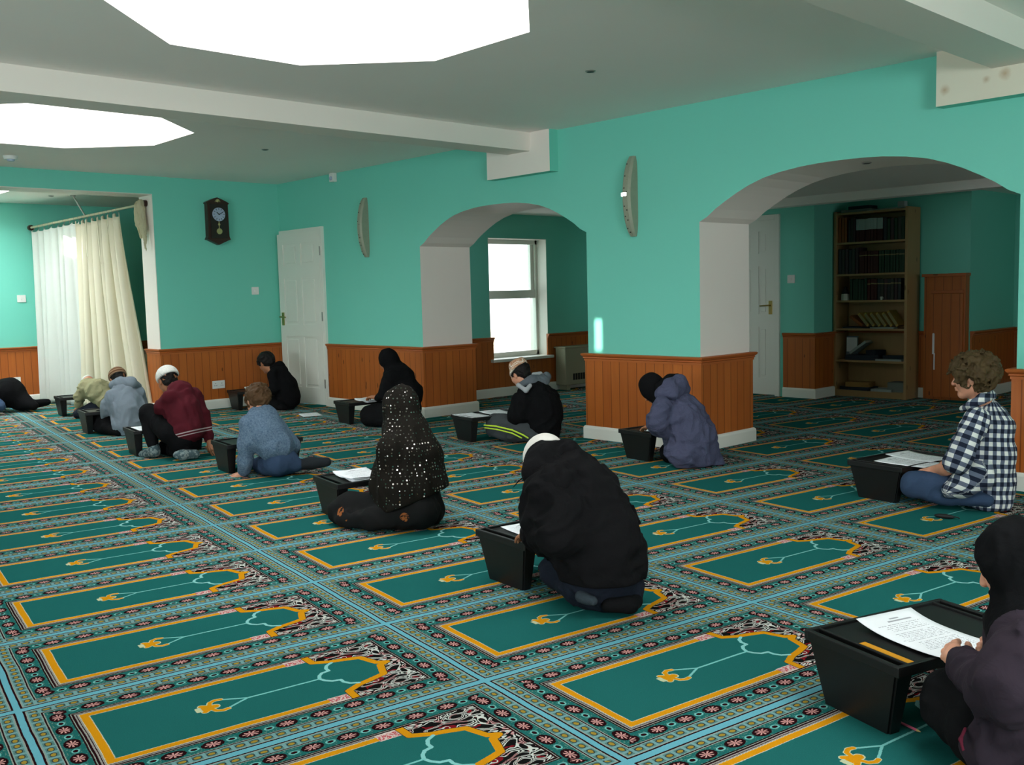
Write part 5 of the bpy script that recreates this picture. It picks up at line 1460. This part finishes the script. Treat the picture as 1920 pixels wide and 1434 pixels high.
P.body(LIGHT, neck=(1850, 772, .02), res=.010, hres=.0035, extra=fore+forer, hands=[fore+hand_prims(P.J((1752, 882, .02)), P.J((1738, 883, .07)), (0, 0, 1), .17, .25, side=-1), forer+hand_prims(P.J((1760, 872, .30)), P.J((1748, 872, .36)), (0, 0, 1), .17, .25)])

# 13 --- nearest pupil, lower right
P = Person((1905, 1440), 'pupil in a black headscarf and dark purple coat holding a sheet, nearest at lower right', k=2.36)
P.head((1908, 1060, .04), .205, 190, 24)
F_purp = fabric('dark_purple_wool', srgb(44, 36, 44), .12, fold=7, bump=.22)
h = P.hd
P.wear('headscarf', F_black, [h.e((-.05, 0, .08), (.50, .41, .50))]+P.chain([(1920, 1100, .03, 58), (1925, 1160, .02, 66), (1930, 1200, .0, 70)]), .007, .03, fold=.006, fscale=(12, 12, 12), subtract=[h.e((.50, 0, -.13), (.27, .30, .36), .02)])
P.wear('coat', F_purp, P.chain([(1965, 1195, .02, 105), (1985, 1290, .0, 125), (1990, 1400, -.02, 135)])+P.chain([(1925, 1215, -.16, 60), (1892, 1290, -.20, 56), (1870, 1300, -.16, 48), (1822, 1258, .0, 32), (1806, 1243, .04, 26)])+P.chain([(1960, 1210, .22, 50), (1925, 1260, .28, 42), (1884, 1232, .22, 26)])+P.chain([(1905, 1360, -.12, 62), (1860, 1400, -.10, 50)]), .007, .035, fold=.009, fscale=(12, 12, 12), floor=.004)
P.wear('trousers', F_black, P.chain([(1960, 1400, .0, 90), (1850, 1350, .02, 68), (1790, 1310, .12, 62)])+P.chain([(1785, 1325, .10, 56), (1830, 1380, -.02, 46), (1900, 1440, -.1, 44)]), .008, .03, fold=.007)
P.wear('trim', fabric('pink_trim', srgb(88, 28, 44), .1), P.chain([(1810, 1366, -.10, 3.5), (1801, 1386, -.12, 3.5), (1806, 1406, -.14, 3)]), .004, .006, fold=0, under=0)
WR = (1802, 1240, .045)
lh = [P.c((1815, 1250, .02), WR, 21, 18), P.c(WR, (1790, 1222, .08), 18, 17, .01), P.c(WR, (1783, 1232, .07), 18, 15, .01),
      P.c((1793, 1222, .08), (1791, 1207, .11), 9.5, 8.5, .004), P.c((1791, 1207, .11), (1796, 1203, .125), 8.5, 7, .003),
      P.c((1785, 1224, .085), (1779, 1214, .12), 9, 8, .004), P.c((1779, 1214, .12), (1784, 1209, .14), 8, 6.5, .003),
      P.c((1780, 1230, .08), (1772, 1222, .11), 8.5, 7.5, .004), P.c((1772, 1222, .11), (1777, 1217, .13), 7.5, 6.5, .003),
      P.c((1777, 1237, .07), (1770, 1232, .10), 7.5, 6.5, .004), P.c((1770, 1232, .10), (1774, 1226, .115), 6.5, 6, .003),
      P.c((1808, 1234, .06), (1819, 1222, .10), 10, 8.5, .006), P.c((1819, 1222, .10), (1815, 1208, .13), 8.5, 6.5, .003)]
W2 = (1872, 1224, .20)
rh = [P.c((1885, 1232, .20), W2, 20, 16), P.c(W2, (1858, 1214, .21), 17, 13, .01), P.c(W2, (1858, 1222, .19), 16, 12, .01),
      P.c((1858, 1211, .21), (1846, 1206, .20), 7.5, 7, .003), P.c((1846, 1206, .20), (1836, 1209, .17), 7, 5.5, .003),
      P.c((1857, 1217, .20), (1844, 1214, .18), 7.5, 7, .003), P.c((1844, 1214, .18), (1834, 1216, .155), 7, 5.5, .003),
      P.c((1857, 1223, .18), (1845, 1222, .16), 7, 6.5, .003), P.c((1845, 1222, .16), (1837, 1222, .145), 6.5, 5, .003),
      P.c((1860, 1229, .17), (1850, 1229, .15), 6.5, 6, .003), P.c((1850, 1229, .15), (1843, 1228, .14), 6, 5, .003),
      P.c((1862, 1208, .22), (1852, 1199, .21), 8, 7, .005), P.c((1852, 1199, .21), (1842, 1198, .19), 7, 5.5, .003)]
P.body(LIGHT, neck=(1925, 1130, .03), res=.012, hres=.0035, sub_res=.0025, hands=[lh, rh])
